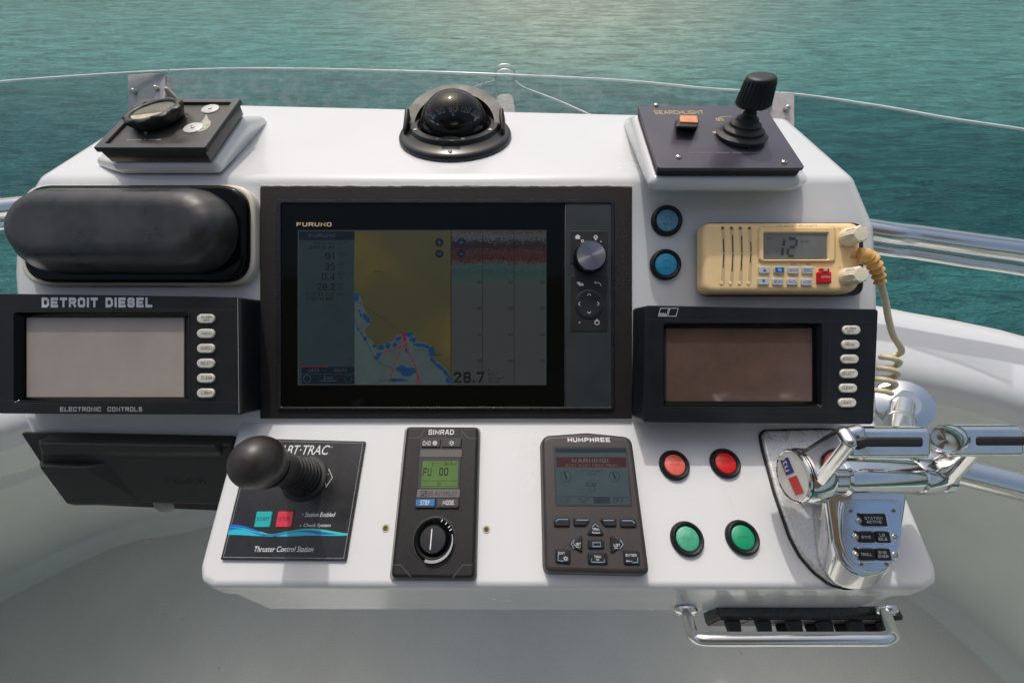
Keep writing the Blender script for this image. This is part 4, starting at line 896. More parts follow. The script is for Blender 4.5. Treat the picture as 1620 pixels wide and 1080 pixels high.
n = len(pth); rad = [.0085 + (.0052 - .0085) * (i / (n - 1)) + (.0013 * math.sin(i * 1.5) if i > n * .3 else 0) for i in range(n)]
pthl = [t.l(p) for p in pth]; t.part('strain_relief', tube(pthl, rad, 16), beige2)
cab = T('coiled_cable', 'cream coiled microphone cable hanging beside the console edge', 'cable', MAIN, 1400, 500)
cp_ = [dep(1391.5, 443, .478), dep(1396, 458, .482), dep(1401, 478, .488), dep(1406, 506, .494), dep(1413, 530, .50), dep(1424, 548, .505)]
for k in range(0, 40):
    a = k * math.pi / 5; cxp = 1411 - k * .33; cyp = 556 + k * 1.75
    cp_.append(dep(cxp + 15 * math.cos(a), cyp + 3 * math.sin(a), .510 + .009 * math.sin(a)))
cab.part('cord', tube([cab.l(p) for p in spline(cp_, 4)], .0034, 10), cable_m)

# ================================================================ THRUSTER PANEL
t = T('thruster_panel', 'black thruster joystick panel with blue wave stripe and big round knob', 'control panel', LOW, 465, 790)
c0, c1 = t.p(397, 693, .003), t.p(547, 887, .003)
sk = .012
q = [t.q(349, 885, .003), t.q(547, 887, .003), t.q(578, 698, .003), t.q(397, 693, .003)]
t.part('base_plate', plate(rnd(q, .0012), 0, .0034, .0005), blk_s)
qi = inset(ccw(q), .0022)
def loop3(pts, z): return [V(x, y, z) for x, y in pts]
t.part('label_edge', rings([loop3(qi, .0035), loop3(inset(qi, .0004), .0035)], False, False), ink_g)
def at_(u, v_): 
    a = Vector(q[0]).lerp(Vector(q[1]), u); b = Vector(q[3]).lerp(Vector(q[2]), u); r = a.lerp(b, v_); return (r.x, r.y)
def uvof(px, py):
    p = t.q(px, py, .003); v_ = (p[1] - q[0][1]) / (q[3][1] - q[0][1]); a = Vector(q[0]).lerp(Vector(q[3]), v_); b = Vector(q[1]).lerp(Vector(q[2]), v_); return ((p[0] - a.x) / (b.x - a.x), v_)
t.text('ABT·TRAC', (443, 704, 520, 719), .0036, ink_w, None, .012, .14)
for s_, b_ in (('TM', (521, 706, 526, 708)), ('Station Enabled', (483, 810, 530, 817)), ('Check System', (480, 827.5, 523, 834.5)), ('Thruster Control Station', (402, 863.5, 496, 872.5))): t.text(s_, b_, .0036, ink_w, None, .012, .12)
for x, y in ((479, 813.5), (475.5, 831)): c = t.p(x, y, .0036); t.flat('status_dot', circ(c.x, c.y, .0009, 12), .0036, ink_g)
t.line([(511, 765), (515, 763), (515.5, 770), (526, 755), (520, 741), (520, 750), (512.5, 750)], .0006, .0036, ink_w, None, 'arrow_outline', True)
def wave(name, f0, f1, m, k):
    n = 40; pts_ = [at_(.01 + .97 * i / n, f0(i / n)) for i in range(n + 1)] + [at_(.01 + .97 * i / n, f1(i / n)) for i in range(n, -1, -1)]
    bm = bmesh.new(); vs = [bm.verts.new((x, y, .0036 + k * .00005)) for x, y in pts_]
    for i in range(n): bm.faces.new((vs[i], vs[i + 1], vs[2 * n - i], vs[2 * n + 1 - i]))
    t.part(name, bm, m)
s0 = lambda u: .205 + .022 * math.sin(u * 9.2 + 1.2) * (1 - .7 * u); wd = lambda u: .038 * (abs(math.cos(u * 4.6 - .1)) * (1 - .55 * u) + .12)
wave('wave_stripe', lambda u: s0(u) - wd(u), lambda u: s0(u) + wd(u) * .9, pm('wave_blue', S(10, 95, 190), .35), 0)
wave('wave_stripe', lambda u: s0(u) - wd(u), lambda u: s0(u) - wd(u) * .2 + .012 * math.sin(u * 14), pm('wave_cyan', S(25, 175, 200), .35), 1)
wave('wave_stripe', lambda u: s0(u) + wd(u) * .35 + .006 * math.sin(u * 9 + 3), lambda u: s0(u) + wd(u) * .9 * (1 if u > .25 else .45), pm('wave_teal', S(60, 190, 175), .35), 2)
for x0, m_, s_ in ((417, pm('start_teal', S(10, 165, 170), .35, spec=.6), 'START'), (451, pm('stop_red', S(212, 34, 62), .35, spec=.6), 'STOP')):
    y0, y1 = 808.5, 833.5
    q_ = t.qs([(x0 - 11, y0), (x0 + 14, y0), (x0 + 9.5, y1), (x0 - 15.5, y1)], .0045)
    t.part('key_frame', plate(inset(ccw(q_), -.0009), .003, .0037, .0001, 1), ink_k)
    kb = t.part('key', plate(rnd(q_, .0010), .003, .0045, .0006), m_)
    t.text(s_, (x0 - 10.5 + (1 if s_ == 'STOP' else 0), 817.5, x0 + 9.5 - (2 if s_ == 'STOP' else 0), 823.5), .0047, ink_k, kb)
c = t.p(484, 757, 0)
prof = [(.0250, .003), (.0250, .005), (.0225, .007)]
for k in range(7):
    z = .007 + k * .0070; rr_ = .0188 - k * .0008; prof += [(rr_, z), (rr_ + .0018, z + .0022), (rr_ + .0014, z + .0045), (rr_ - .0018, z + .0060)]
prof += [(.0130, .058), (.0001, .0585)]
t.part('bellows', lathe(prof, 36, c=(c.x, c.y, 0)), rub)
hb = .106
ctr = t.l(CAM + ((lambda r: r * ((LOW.o + LOW.n * hb - CAM).dot(LOW.n) / r.dot(LOW.n)))(ray(408, 731))))
t.part('stick', tube([V(c.x, c.y, .05), ctr - V(0, 0, .018)], [.0155, .0195], 24), rub)
ax = (ctr - V(c.x, c.y, .05)).normalized(); M = Matrix.Translation(ctr) @ ax.to_track_quat('Z', 'Y').to_matrix().to_4x4()
rb = .0236; prof = [(.0001, -.025), (.016, -.025), (.0188, -.021), (.0218, -.013)]
for k in range(13): a = R(-18 + 108 * k / 12); prof.append((rb * math.cos(a) if k < 12 else .0001, rb * .98 * math.sin(a)))
t.part('ball_knob', lathe(prof, 40, M=M), pm('dull_black_ball', (.024, .020, .019), .42, var=.3, vs=70, rv=.1))

# ================================================================ AUTOPILOT
t = T('autopilot_head', 'narrow black autopilot head with green display and round dial', 'autopilot', LOW, 688, 800)
h = .011
a = t.rect(629, 676, 757, 919, 0)
q4 = [t.q(616, 918, .002), t.q(754, 919, .002), t.q(760, 676, .002), t.q(641, 675, .002)]
t.part('gasket', plate(rnd(q4, .006, 6), 0, .003, .001), pm('grey_gasket', (.22, .22, .20), .6))
q5 = [t.q(617.5, 914, h), t.q(751, 915.5, h), t.q(757, 674.5, h), t.q(643, 674, h)]
body = t.part('body', plate(rnd(q5, .006, 6), .001, h, .0035, 4), blk)
for ln in ([(646, 692), (662, 692), (672, 681)], [(755, 693), (741, 693), (730, 681)], [(621, 893), (634, 893), (650, 912)], [(748, 893), (732, 893), (716, 913)]): t.line(ln, .0006, h + .0002, pm('groove_edge', (.08, .08, .075), .5))
t.text('SIMRAD', (678, 679, 718, 687.5), h + .0003, ink_w, None, .03)
ins = t.part('inner_panel', plate(rnd([t.q(658, 804, h), t.q(726, 806, h), t.q(731, 692, h), t.q(665, 691, h)], .003, 4), h - .001, h + .0006, .0004, 1), ink_k)
for x0, x1, s_, bx in ((667, 696.5, 'CMD', (669, 697, 681, 704)), (699, 729.5, None, None)):
    kb = t.part('key', plate(t.rect(x0, 694, x1, 707, h + .002, .0008), h, h + .0022, .0006), key_m)
    if s_:
        t.text(s_, bx, h + .0024, ink_w, kb, .01); c = t.p(688, 700.5, h + .0024)
        t.part('wheel_icon', frame_plate(circ(c.x, c.y, .0025, 20), circ(c.x, c.y, .0018, 20), h + .0022, h + .0024, .00002), ink_w, kb)
        for g in (0, 1): t.line([(686 + g * 4, 698.5), (690 - g * 4, 702.5)], .0007, h + .0025, ink_w, kb, 'spoke')
    else:
        c = t.p(714.5, 700.5, h + .0024); t.part('lamp_icon', frame_plate(circ(c.x, c.y, .0019, 16), circ(c.x, c.y, .0012, 16), h + .0022, h + .0024, .00002), ink_w, kb)
        for k in range(8):
            g = k * math.pi / 4; t.line([(714.5 + 3.2 * math.cos(g), 700.5 + 3.2 * math.sin(g)), (714.5 + 4.6 * math.cos(g), 700.5 + 4.6 * math.sin(g))], .0005, h + .0025, ink_w, kb, 'ray')
t.part('grey_band', plate(t.rect(664.5, 711, 731, 723, h + .001), h, h + .0012, .0002, 1), pm('grey_band', (.075, .072, .07), .5))
ls = t.part('display', plate(rnd([t.q(666, 771.5, h), t.q(724, 771.5, h), t.q(725, 729, h), t.q(669, 729, h)], .001), h, h + .0010, .0003, 1), lcd('autopilot_lcd', S(92, 122, 66), 1))
olive = pm('olive_segment', S(28, 28, 10), .6, spec=.2)
t.text('Set Rud', (703, 730.5, 722, 735.5), h + .0012, olive, ls); t.text('FU', (669.5, 740, 682.5, 752.5), h + .0012, olive, ls, .03); t.text('00', (695, 739.5, 709, 752), h + .0012, olive, ls, .03)
t.line([(667.5, 760), (722.5, 760), (722.5, 769), (667, 769)], .0004, h + .0012, olive, ls, 'box_outline', True); t.text('00', (691.5, 762.5, 697, 767.5), h + .0012, olive, ls); t.line([(685.5, 731), (684.5, 737)], .0007, h + .0012, olive, ls, 'tick')
lb_ = t.part('name_band', plate(t.rect(659.5, 773.5, 727.5, 786.5, h + .001), h, h + .0011, .0002, 1), pm('name_band', (.11, .105, .10), .5))
t.flat('dark_square', t.rect(665.5, 776, 676, 784.5, h + .0013), h + .0013, ink_k, lb_); t.text('FU', (667, 777.5, 674.5, 783), h + .0014, pm('band_text', (.2, .2, .19), .5), lb_); t.text('80 AUTOPILOT', (677.5, 776.8, 723, 783.5), h + .0013, ink_k, lb_, .01)
for x0, x1, m_, s_, bx in ((657, 688.5, blue_ink, 'STBY', (665, 790.5, 680, 798)), (691, 726, pm('mode_key', (.035, .035, .034), .5), 'MODE', (700.5, 790.8, 718, 798))):
    kb = t.part('key', plate(t.rect(x0, 788.5, x1, 803, h + .002, .0008), h, h + .0024, .0006), key_m); t.flat('key_field', t.rect(x0 + .8, 789.3, x1 - .8, 799.3, h + .0026), h + .0025, m_, kb); t.text(s_, bx, h + .0027, ink_w, kb, .02)
c = t.p(687, 853.5, h)
t.part('dial_well', lathe([(.0225, h), (.0225, h + .0006), (.0212, h + .0010), (.0205, h + .0006)], 48, c=(c.x, c.y, 0)), ink_k)
t.part('dial_ring', lathe([(.0205, h), (.0200, h + .0035), (.0185, h + .0050), (.0150, h + .0046), (.0135, h + .003)], 48, c=(c.x, c.y, 0)), blk_gloss)
kb = t.part('dial', lathe([(.0138, h), (.0134, h + .0085), (.0125, h + .0100), (.0001, h + .0103)], 40, c=(c.x, c.y, 0)), blk_s)
t.line([(683.3, 836), (680.5, 869)], .0011, h + .0106, ink_w, kb, 'pointer')
def arc_bm(r0, r1, a0, a1, z, n=28):
    bm = bmesh.new(); A, B = [], []
    for i in range(n + 1):
        g = R(a0 + (a1 - a0) * i / n); k = r0 + (r1 - r0) * (.3 + .7 * min(1, i / n * 2)); A.append(bm.verts.new((c.x + r0 * math.cos(g), c.y + r0 * math.sin(g), z))); B.append(bm.verts.new((c.x + k * math.cos(g), c.y + k * math.sin(g), z)))
    for i in range(n): bm.faces.new((A[i], A[i + 1], B[i + 1], B[i]))
    return bm
t.part('dial_scale', arc_bm(.0188, .0215, 15, -110, h + .0052), ink_g)
for g in (68, 52, 38, 28): 
    ca, sa = math.cos(R(g)), math.sin(R(g)); bm = bmesh.new(); r_a, r_b = .0178, .0205
    bm.faces.new([bm.verts.new((c.x + r_ * ca - s_ * sa, c.y + r_ * sa + s_ * ca, h + .0055)) for r_, s_ in ((r_a, -.0004), (r_b, -.0004), (r_b, .0004), (r_a, .0004))]); t.part('dial_mark', bm, ink_w)

# ================================================================ TRIM CONTROL
t = T('trim_control_unit', 'dark hand sized trim control unit lettered HUMPHREE with warning screen and arrow keys', 'control unit', LOW, 945, 800)
h = .017
q6 = [t.q(862, 905, h), t.q(1029, 909, h), t.q(1000, 690, h), t.q(930, 683, h), t.q(857, 688, h)]
body = t.part('body', plate(rnd(q6, [.007, .007, .011, .02, .011], 7), 0, h, .005, 5, flare=.0012), humm)
t.text('HUMPHREE', (898, 691.5, 965, 699), h + .0002, ink_w, None, .06)
t.part('screen_frame', plate(rnd([t.q(879, 800, h), t.q(1000.5, 801, h), t.q(992, 707, h), t.q(875.5, 705.5, h)], .0008), h - .002, h + .0004, .0002, 1), ink_k)
ls = t.part('screen', plate([t.q(881.5, 797.5, h), t.q(997, 798.5, h), t.q(989.5, 709.5, h), t.q(878.5, 708, h)], h - .002, h + .0007, .0002, 1), lcd('trim_lcd', S(60, 76, 80), 1))
z_ = h + .0009
def band(n, x0, y0, x1, y1, m): t.flat(n, [t.q(x0, y1, h), t.q(x1, y1, h), t.q(x1 - (y1 - y0) * .08, y0, h), t.q(x0 - (y1 - y0) * .03, y0, h)], z_, m, ls)
band('status_bar', 879, 709, 990, 716, lcd('trim_bar', S(30, 42, 52), 1)); band('warning_band', 880, 723, 991, 739, lcd('trim_red', S(62, 26, 30), 1))
LK = 1
tl_ = lcd('trim_text', S(24, 32, 38)); tp_ = lcd('trim_pale', S(92, 96, 96))
t.text('WARNING!', (904, 725, 962, 732), z_ + .0001, tp_, ls, .03); t.text('STAY AWAY FROM PROP!', (895, 734, 977, 738), z_ + .0001, lcd('trim_rose', S(120, 76, 78)), ls, .02)
t.text('ACTIVATION\nZONE', (918, 742.5, 952, 752), z_, tl_, ls, .01); t.text("0.0'", (927, 763.5, 945, 769), z_, tl_, ls, .03)
t.line([(931, 761), (941, 761), (936, 754.5)], .0005, z_, tl_, ls, 'hull_icon', True); t.line([(932, 771), (932, 777), (941, 777), (941, 771)], .0005, z_, tl_, ls, 'hull_icon')
for x, y in ((895, 753.5), (972, 753.5)):
    c = t.p(x, y, h); t.part('gauge', frame_plate(circ(c.x, c.y, .0058, 24), circ(c.x, c.y, .0053, 24), z_ - .0001, z_ + .00005, .00001), tl_, ls); t.line([(x - 2.5, y - 7), (x + 1.5, y + 4)], .0018, z_ + .0001, tl_, ls, 'needle')
for x, s_, m_ in ((893, 'AUTO\nPILOT', tl_), (923, 'MANUAL\nTRIM', tl_), (951, 'MENU', tl_), (979, 'OFF', tl_)):
    if x == 951: t.flat('tab', t.rect(938.5, 785.5, 965, 796.5, h), z_ - .00005, lcd('trim_tab', S(40, 52, 58)), ls)
    t.text(s_, (x - 9, 787.5, x + 9, 795), z_ + .0001, m_, ls)
t.line([(880.5, 785), (996, 786)], .0004, z_, tl_, ls, 'tab_line')
cyan = pm('pale_blue_print', (.16, .27, .36), .5)
def hkey(pts_, glyph=None, txts=()):
    q_ = rnd(t.qs(pts_, h + .002), .0014, 3); t.part('key_gap', plate(inset(q_, -.0009), h - .002, h + .0003, .0001, 1), ink_k); kb = t.part('key', plate(q_, h - .001, h + .0024, .0008), blk_blue)
    if glyph: t.line(glyph, .0009, h + .0026, cyan, kb, 'mark')
    for s_, b_ in txts: t.text(s_, b_, h + .0026, ink_w, kb, .015)
hkey([(877, 832), (901, 832), (901, 819), (882, 819), (877, 824)], [(879, 824), (883, 821), (899, 821)])
hkey([(908, 831), (927, 831), (934, 820), (908, 820)], [(912, 822), (931, 822)])
hkey([(957, 832), (975, 832), (975, 820.5), (949, 820.5)], [(955, 822.5), (971, 822.5)])
hkey([(982, 833), (1007, 833), (1007, 826), (1002, 821), (982, 821)], [(984, 823), (1000, 823), (1004, 827)])
hkey([(929, 845), (956, 846), (942, 825)], [(937, 833), (942, 828), (947, 833)], (('TRIM', (937, 834.5, 948, 839)), ('Forward', (937, 840.5, 949, 843.5))))
hkey([(900, 860), (921, 874), (921, 846)], [(908, 867), (903.5, 860), (909, 853.5)], (('LIST', (908, 858, 919, 862.5)), ('Port', (911, 863.5, 918, 866))))
hkey([(987, 860), (967, 875), (966, 847)], [(981, 853.5), (986, 860.5), (981, 867)], (('LIST', (971, 859.5, 981, 864)), ('Stb', (972, 865, 978, 867.5))))
hkey([(931, 867), (956, 867), (955, 854), (931, 854)], [(938, 857.5), (950, 857.5), (950, 864), (938, 864), (938, 857.5)])
hkey([(931, 891), (961, 891.5), (960, 875), (931, 875)], [(936, 883), (936, 888.5), (956, 889), (956, 884)], (('TRIM', (940, 878, 951, 882.5)), ('Aft', (943, 883.5, 948, 886))))
hkey([(880, 889), (902, 890.5), (902, 870), (879, 869)], [(883, 877), (883, 886), (891, 887)], (('EXIT', (883, 872.5, 893.5, 876.5)), ('☼', (891, 879, 899, 887))))
hkey([(988, 892), (1012, 892), (1011, 872), (987, 871)], [(1009, 881), (1009, 889), (1001, 889.5)], (('ENTER', (990, 875.5, 1007, 880)), ('Menu', (991, 885.5, 1000, 888))))

# ================================================================ COMPASS
t = T('compass', 'black dome compass with white degree card on top of the console', 'compass', TOP, 721, 217)
t.part('base_flange', lathe([(.0765, 0), (.0768, .004), (.0745, .0075), (.070, .0085), (.064, .011), (.0605, .013)], 64), blk_s)
def ringhouse(r_, z0, z1): return lathe([(r_ + .001, z0), (r_, z1 - .002), (r_ - .0015, z1), (.0495, z1), (.0482, z1 - .004), (.0470, z0)], 64)
t.part('housing_ring', ringhouse(.0600, .010, .0185), blk_blue)
bm = lathe([(.0478, .0165), (.044, .009), (.032, .004), (.0001, .002)], 48, c0=False); t.part('bowl', bm, pm('bowl_black', (.008, .008, .009), .6))
def dome_m():
    m = bpy.data.materials.new('smoked_dome'); m.use_nodes = True; T_ = m.node_tree; N = T_.nodes; L = T_.links; N.remove(N['Principled BSDF'])
    tr = N.new('ShaderNodeBsdfTransparent'); tr.inputs[0].default_value = (.93, .93, .94, 1); gl = N.new('ShaderNodeBsdfGlossy'); gl.inputs['Roughness'].default_value = .05
    fr = N.new('ShaderNodeFresnel'); fr.inputs['IOR'].default_value = 1.45; mx = N.new('ShaderNodeMixShader'); L.new(fr.outputs[0], mx.inputs[0]); L.new(tr.outputs[0], mx.inputs[1]); L.new(gl.outputs[0], mx.inputs[2]); L.new(mx.outputs[0], N['Material Output'].inputs[0]); return m
dc = .012; rd = .0462; n = 20
t.part('dome', rings([[V(rd * math.cos(g) * math.cos(2 * math.pi * i / 48), rd * math.cos(g) * math.sin(2 * math.pi * i / 48), dc + rd * math.sin(g)) for i in range(48)] for g in [R(3 + 86.5 * k / n) for k in range(n + 1)]], False, True), dome_m())
t.part('dome_lining', rings([[V((rd - .0018) * math.cos(g) * math.cos(a), (rd - .0018) * math.cos(g) * math.sin(a), dc + (rd - .0018) * math.sin(g)) for a in [R(12 + 156 * i / 40) for i in range(41)]] for g in [R(4 + 66 * k / 14) for k in range(15)]], False, False, False), pm('dome_inner_shell', (.035, .032, .032), .35, var=.3, vs=60))
card = t.part('card', lathe([(.0392, .0285), (.0388, .0290), (.016, .0150), (.0075, .0145), (.007, .0190), (.0001, .0196)], 48, c0=False), pm('card_black', (.006, .007, .009), .5))
def on_card(u, v_): return .0150 + (math.hypot(u, v_) - .016) * .617
for s_, g in (('90', 98), ('120', 64), ('150', 30), ('60', 132), ('30', 166), ('E', 98.5), ('180', 0), ('N', 200)):
    if s_ == 'E': rr_, hh = .0245, .0042
    else: rr_, hh = .0312, .0074
    vs, fs = glyphs(s_, .035); W = max(v.x for v in vs) - min(v.x for v in vs); mx = (max(v.x for v in vs) + min(v.x for v in vs)) / 2; H = max(v.y for v in vs); k = hh / H
    bm = bmesh.new(); bv = []; th_ = R(g - 90)
    for v in vs:
        x, y = (v.x - mx) * k * .9, v.y * k - hh / 2 + rr_; X, Y = x * math.cos(th_) - y * math.sin(th_), x * math.sin(th_) + y * math.cos(th_); bv.append(bm.verts.new((X, Y, on_card(X, Y) + .0006)))
    for f in fs:
        try: bm.faces.new([bv[i] for i in f])
        except ValueError: pass
    t.part('degree_number', bm, pm('card_white', (.88, .90, .90), .5), card)
bm = bmesh.new()
for k in range(72):
    g = R(k * 5); a = .0365 if k % 2 else .0355
    bm.faces.new([bm.verts.new((r_ * math.cos(g) - s_ * math.sin(g), r_ * math.sin(g) + s_ * math.cos(g), on_card(r_, 0) + .0006)) for r_, s_ in ((a, -.00035), (.0383, -.00035), (.0383, .00035), (a, .00035))])
t.part('degree_ticks', bm, ink_w, card)
for g0 in (-60, 200):
    bm = bmesh.new(); A, B = [], []
    for i in range(13):
        g = R(g0 + 50 * i / 12); 
        for arr, r_ in ((A, .0225), (B, .0240)): arr.append(bm.verts.new((r_ * math.cos(g), r_ * math.sin(g), on_card(r_, 0) + .0006)))
    for i in range(12): bm.faces.new((A[i], A[i + 1], B[i + 1], B[i]))
    t.part('compass_arc', bm, ink_w, card)
t.part('lubber_line', tube([V(.003, .030, .024), V(.0025, .026, .047)], .0009, 8), pm('lubber_yellow', (.55, .50, .12), .4))
for s_ in (-1, 1): t.part('side_line', tube([V(s_ * .034, .012, .024), V(s_ * .0315, .010, .043)], .0007, 8), pm('side_line_grey', (.45, .47, .48), .4))
# flipped back hood: a lune of a shell round the side pivots
hc = .018; Ro, Ri = .0690, .0540
def lune(b0, b1, nr=10, na=36):
    def pt(r_, b, a): y = math.sin(R(a)) * r_; return V(math.cos(R(a)) * r_, y * math.cos(R(b)), hc + y * math.sin(R(b)))
    rs = [[pt(Ro, b0, a) for a in [180 * i / na for i in range(na + 1)]]]
    rs = []
    for k in range(nr + 1): rs.append([pt(Ro, b0 + (b1 - b0) * k / nr, 180 * i / na) for i in range(na + 1)])
    for k in range(nr, -1, -1): rs.append([pt(Ri, b0 + (b1 - b0) * k / nr, 180 * i / na) for i in range(na + 1)])
    rs.append(rs[0]); return rings(rs, False, False, False)
t.part('flip_hood', lune(24, -6), brownblk)
for s_ in (-1, 1):
    t.part('hood_arm', hull([(s_ * .0655, -.012, .010), (s_ * .0655, -.012, .014), (s_ * .0655, .016, .014), (s_ * .0635, .012, .030), (s_ * .0635, .000, .024)], .0030, 10), brownblk, wn=True)
t.part('front_clip', plate([(-.012, -.0595), (.012, -.0595), (.0085, -.047), (-.0085, -.047)], .0165, .0200, .0006), blk_s)
for g in (-107, -73, -155, -25):
    x, y = .0543 * math.cos(R(g)), .0543 * math.sin(R(g)); t.part('screw', lathe([(.0026, .0183), (.0024, .0192), (.0001, .0193)], 14, c=(x, y, 0)), screw_m)
t.part('screw', lathe([(.0030, .0085), (.0026, .0105), (.0001, .0108)], 14, c=(0, -.0670, 0)), screw_m)

# ================================================================ LEFT PANEL WITH ROUND KNOB
c4 = [(PLq[0][0], PLq[0][1]), (PLq[1][0], PLq[1][1]), (PLq[2][0], PLq[2][1]), (PLq[3][0], PLq[3][1])]
t = T('dial_panel', 'weathered black switch panel with scalloped round knob and two white washers', 'switch panel', PL, 236, 231, at=PL.o - PL.n * .019)
oz = .019
t.part('box', plate(rnd([(x + (.003 if x < 0 else -.003), y) for x, y in inset(ccw(c4), .001)], .002), 0, oz - .004, .001, flare=-.002), blk_worn)
oo = rnd(ccw(c4), .003, 3); ii = rnd(inset(ccw(c4), .0095), .001, 3)
def roll(p): k = min(range(len(p)), key=lambda i: p[i][0] + p[i][1]); return p[k:] + p[:k]
t.part('raised_frame', frame_plate(oo, ii, oz - .005, oz, .0010), blk_worn)
t.part('face', plate(inset(ccw(c4), .009), oz - .006, oz - .0030, .0002, 1), pm('greenish_worn_black', (.040, .040, .035), .38, var=.5, vs=22, rv=.1))
fz = oz - .003
hf = -.003
for x, y, r_ in ((333, 173, .0105), (306, 203, .0110)):
    c = t.p(x, y, hf); c.z = fz; wsh = t.part('washer', lathe([(r_, 0), (r_, .0008), (r_ - .0006, .0012), (.0022, .0012)], 28, c=c), pm('white_washer', (.55, .55, .56), .4)); t.part('screw_head', lathe([(.0024, .001), (.0022, .0024), (.0001, .0026)], 12, c=c), screw_m, wsh)
def LQ(pts_): return [t.q(a, b, hf) for a, b in pts_]
t.flat('torn_sticker', LQ([(304, 204), (314, 196), (322, 190), (327, 181), (329, 188), (334, 193), (333, 200), (326, 206), (316, 209), (309, 209)]), fz + .0003, pm('torn_paper', (.42, .40, .33), .8, var=.35, vs=120))
t.text('------ - -----', (201, 220.6, 254, 222), hf + .0002, ink_g); t.flat('yellow_arrow', LQ([(226, 209), (235, 208), (231, 214)]), fz + .0003, ink_au)
t.flat('lightning_mark', LQ([(290, 179), (299, 186), (294, 187)]), fz + .0003, ink_g)
# knob leaning a little to the left, scalloped rim
kc = t.p(254, 192, -.003); kc.z = fz
Mk = Matrix.Translation(kc) @ Matrix.Rotation(R(-5), 4, 'X') @ Matrix.Rotation(R(-6), 4, 'Y') @ Matrix.Diagonal((.84, .84, .62, 1))
def scal(r_, z, amp, n=96): return [V((r_ + amp * (abs(math.cos(4.5 * a)) - .5)) * math.cos(a), (r_ + amp * (abs(math.cos(4.5 * a)) - .5)) * math.sin(a), z) for a in [2 * math.pi * i / n for i in range(n)]]
bm = rings([scal(.034, .003, 0), scal(.0355, .007, .001), scal(.0385, .015, .004), scal(.0385, .021, .0055), scal(.0365, .0235, .005), scal(.0325, .0235, .002), scal(.0305, .0215, 0), scal(.0300, .019, 0)], True, True)
kn = t.part('round_knob', bm, pm('matte_knob_black', (.012, .012, .012), .5, var=.3, vs=60), M=Mk)
b2 = lathe([(.0298, .0185), (.0294, .0200), (.0001, .0203)], 40); t.part('dial_face', b2, pm('dial_dark', (.10, .10, .07), .35, var=.5, vs=90), kn, M=Mk)
b2 = bmesh.new(); b2.faces.new([b2.verts.new((.0285 * math.cos(a), .0285 * math.sin(a), .0208)) for a in [R(205 + 130 * i / 20) for i in range(21)]]); t.part('cream_segment', b2, pm('cream_dial', (.48, .44, .30), .5, var=.3, vs=120), kn, M=Mk)
for r_ in (.008, .013, .018, .023):
    b2 = bmesh.new(); A, B = [], []
    for i in range(25):
        a = R(-18 + 216 * i / 24); 
        A.append(b2.verts.new((r_ * math.cos(a), r_ * math.sin(a) * .8 - .002, .0207))); B.append(b2.verts.new(((r_ + .0012) * math.cos(a), (r_ + .0012) * math.sin(a) * .8 - .002, .0207)))
    for i in range(24): b2.faces.new((A[i], A[i + 1], B[i + 1], B[i]))
    t.part('dial_pattern', b2, pm('dial_print', (.38, .36, .24), .5), kn, M=Mk)
c = t.p(276, 160, -.003); t.part('rear_post', hull([(c.x - .004, c.y, fz), (c.x + .004, c.y, fz), (c.x, c.y, fz + .014)], .003, 10), cream, wn=True)

# ================================================================ SEARCHLIGHT PANEL
t = T('searchlight_panel', 'faded purple black SEARCHLIGHT panel with orange rocker switch and ribbed joystick', 'switch panel', PR, 1157, 266, at=PR.o - PR.n * .010)
oz = .010
def clampq(): return [(PRq[0][0], PRq[0][1]), (PRq[1][0], PRq[1][1]), (PRq[2][0], PRq[2][1]), (PRq[3][0], PRq[3][1])]
c4 = ccw(clampq())
t.part('backing_plate', plate(rnd(inset(c4, .0015), .004), 0, oz - .0035, .0008), blk)
t.part('face_plate', plate(rnd(c4, .005, 5), oz - .0032, oz, .0006), pm('sun_faded_purple_black', (.052, .048, .070), .33, var=.22, vs=14, rv=.07, coat=.1))
for x, y in ((1038, 167), (1073.5, 249), (1240, 257), (1204, 172)): screw(t, x, y, 0, .0036)
t.text('SEARCHLIGHT', (1035, 175, 1113, 181), .0002, ink_au, None, .015)
t.text('--- ------ ------ -----------', (1088, 241, 1200, 242.5), .0002, pm('worn_gold_print', (.16, .14, .16), .6))
t.line([(1136, 190), (1138, 186), (1146, 184.5), (1158, 184.5)], .0009, .0002, ink_au, None, 'arc_mark'); t.text('OS', (1133, 187, 1145, 191.5), .0003, ink_au, None, .02)
for a in ([(1126, 209), (1136, 206.5), (1136, 213)], [(1215, 214), (1207, 211), (1208, 217.5)], [(1178, 232), (1188, 232), (1187, 237)]): t.flat('arrow_mark', t.qs(a, .0002), oz + .0002, ink_au)
t.part('switch_body', hull([t.p(a, b, hh) for a, b in ((1072, 201), (1101, 202)) for hh in (.0, .010)] + [t.p(a, b, .0) for a, b in ((1070, 192), (1104, 192))] + [t.p(a, b, .011) for a, b in ((1074, 195), (1101, 195))], .0016, 10), blk_s, wn=True)
t.part('orange_rocker', hull([t.p(1077, 193.5, .0125), t.p(1103, 194.5, .0125), t.p(1077, 184.5, .0125), t.p(1101, 185, .0125), t.p(1078, 193, .009), t.p(1103, 194, .009)], .0012, 10), pm('faded_orange', S(214, 146, 96), .45, var=.15, vs=80), wn=True)
c = t.p(1172, 216, 0); c.z = oz
t.part('joystick_base', lathe([(.0250, 0), (.0250, .0028), (.0238, .0050), (.0205, .0054)], 40, c=c), blk_s)
ax = (t.Mi.to_3x3() @ Z3).normalized(); c2 = V(c.x, c.y, c.z)
bpth, brad = [], []
for k in range(25):
    u = k / 24; bpth.append(c2 + ax * (.003 + .023 * u)); brad.append(.0205 * (1 - u) ** 1.15 + .0062 + .0016 * math.cos(k * math.pi * 2 / 6) * (1 - u * .6))
t.part('bellows', tube(bpth, brad, 32), rub)
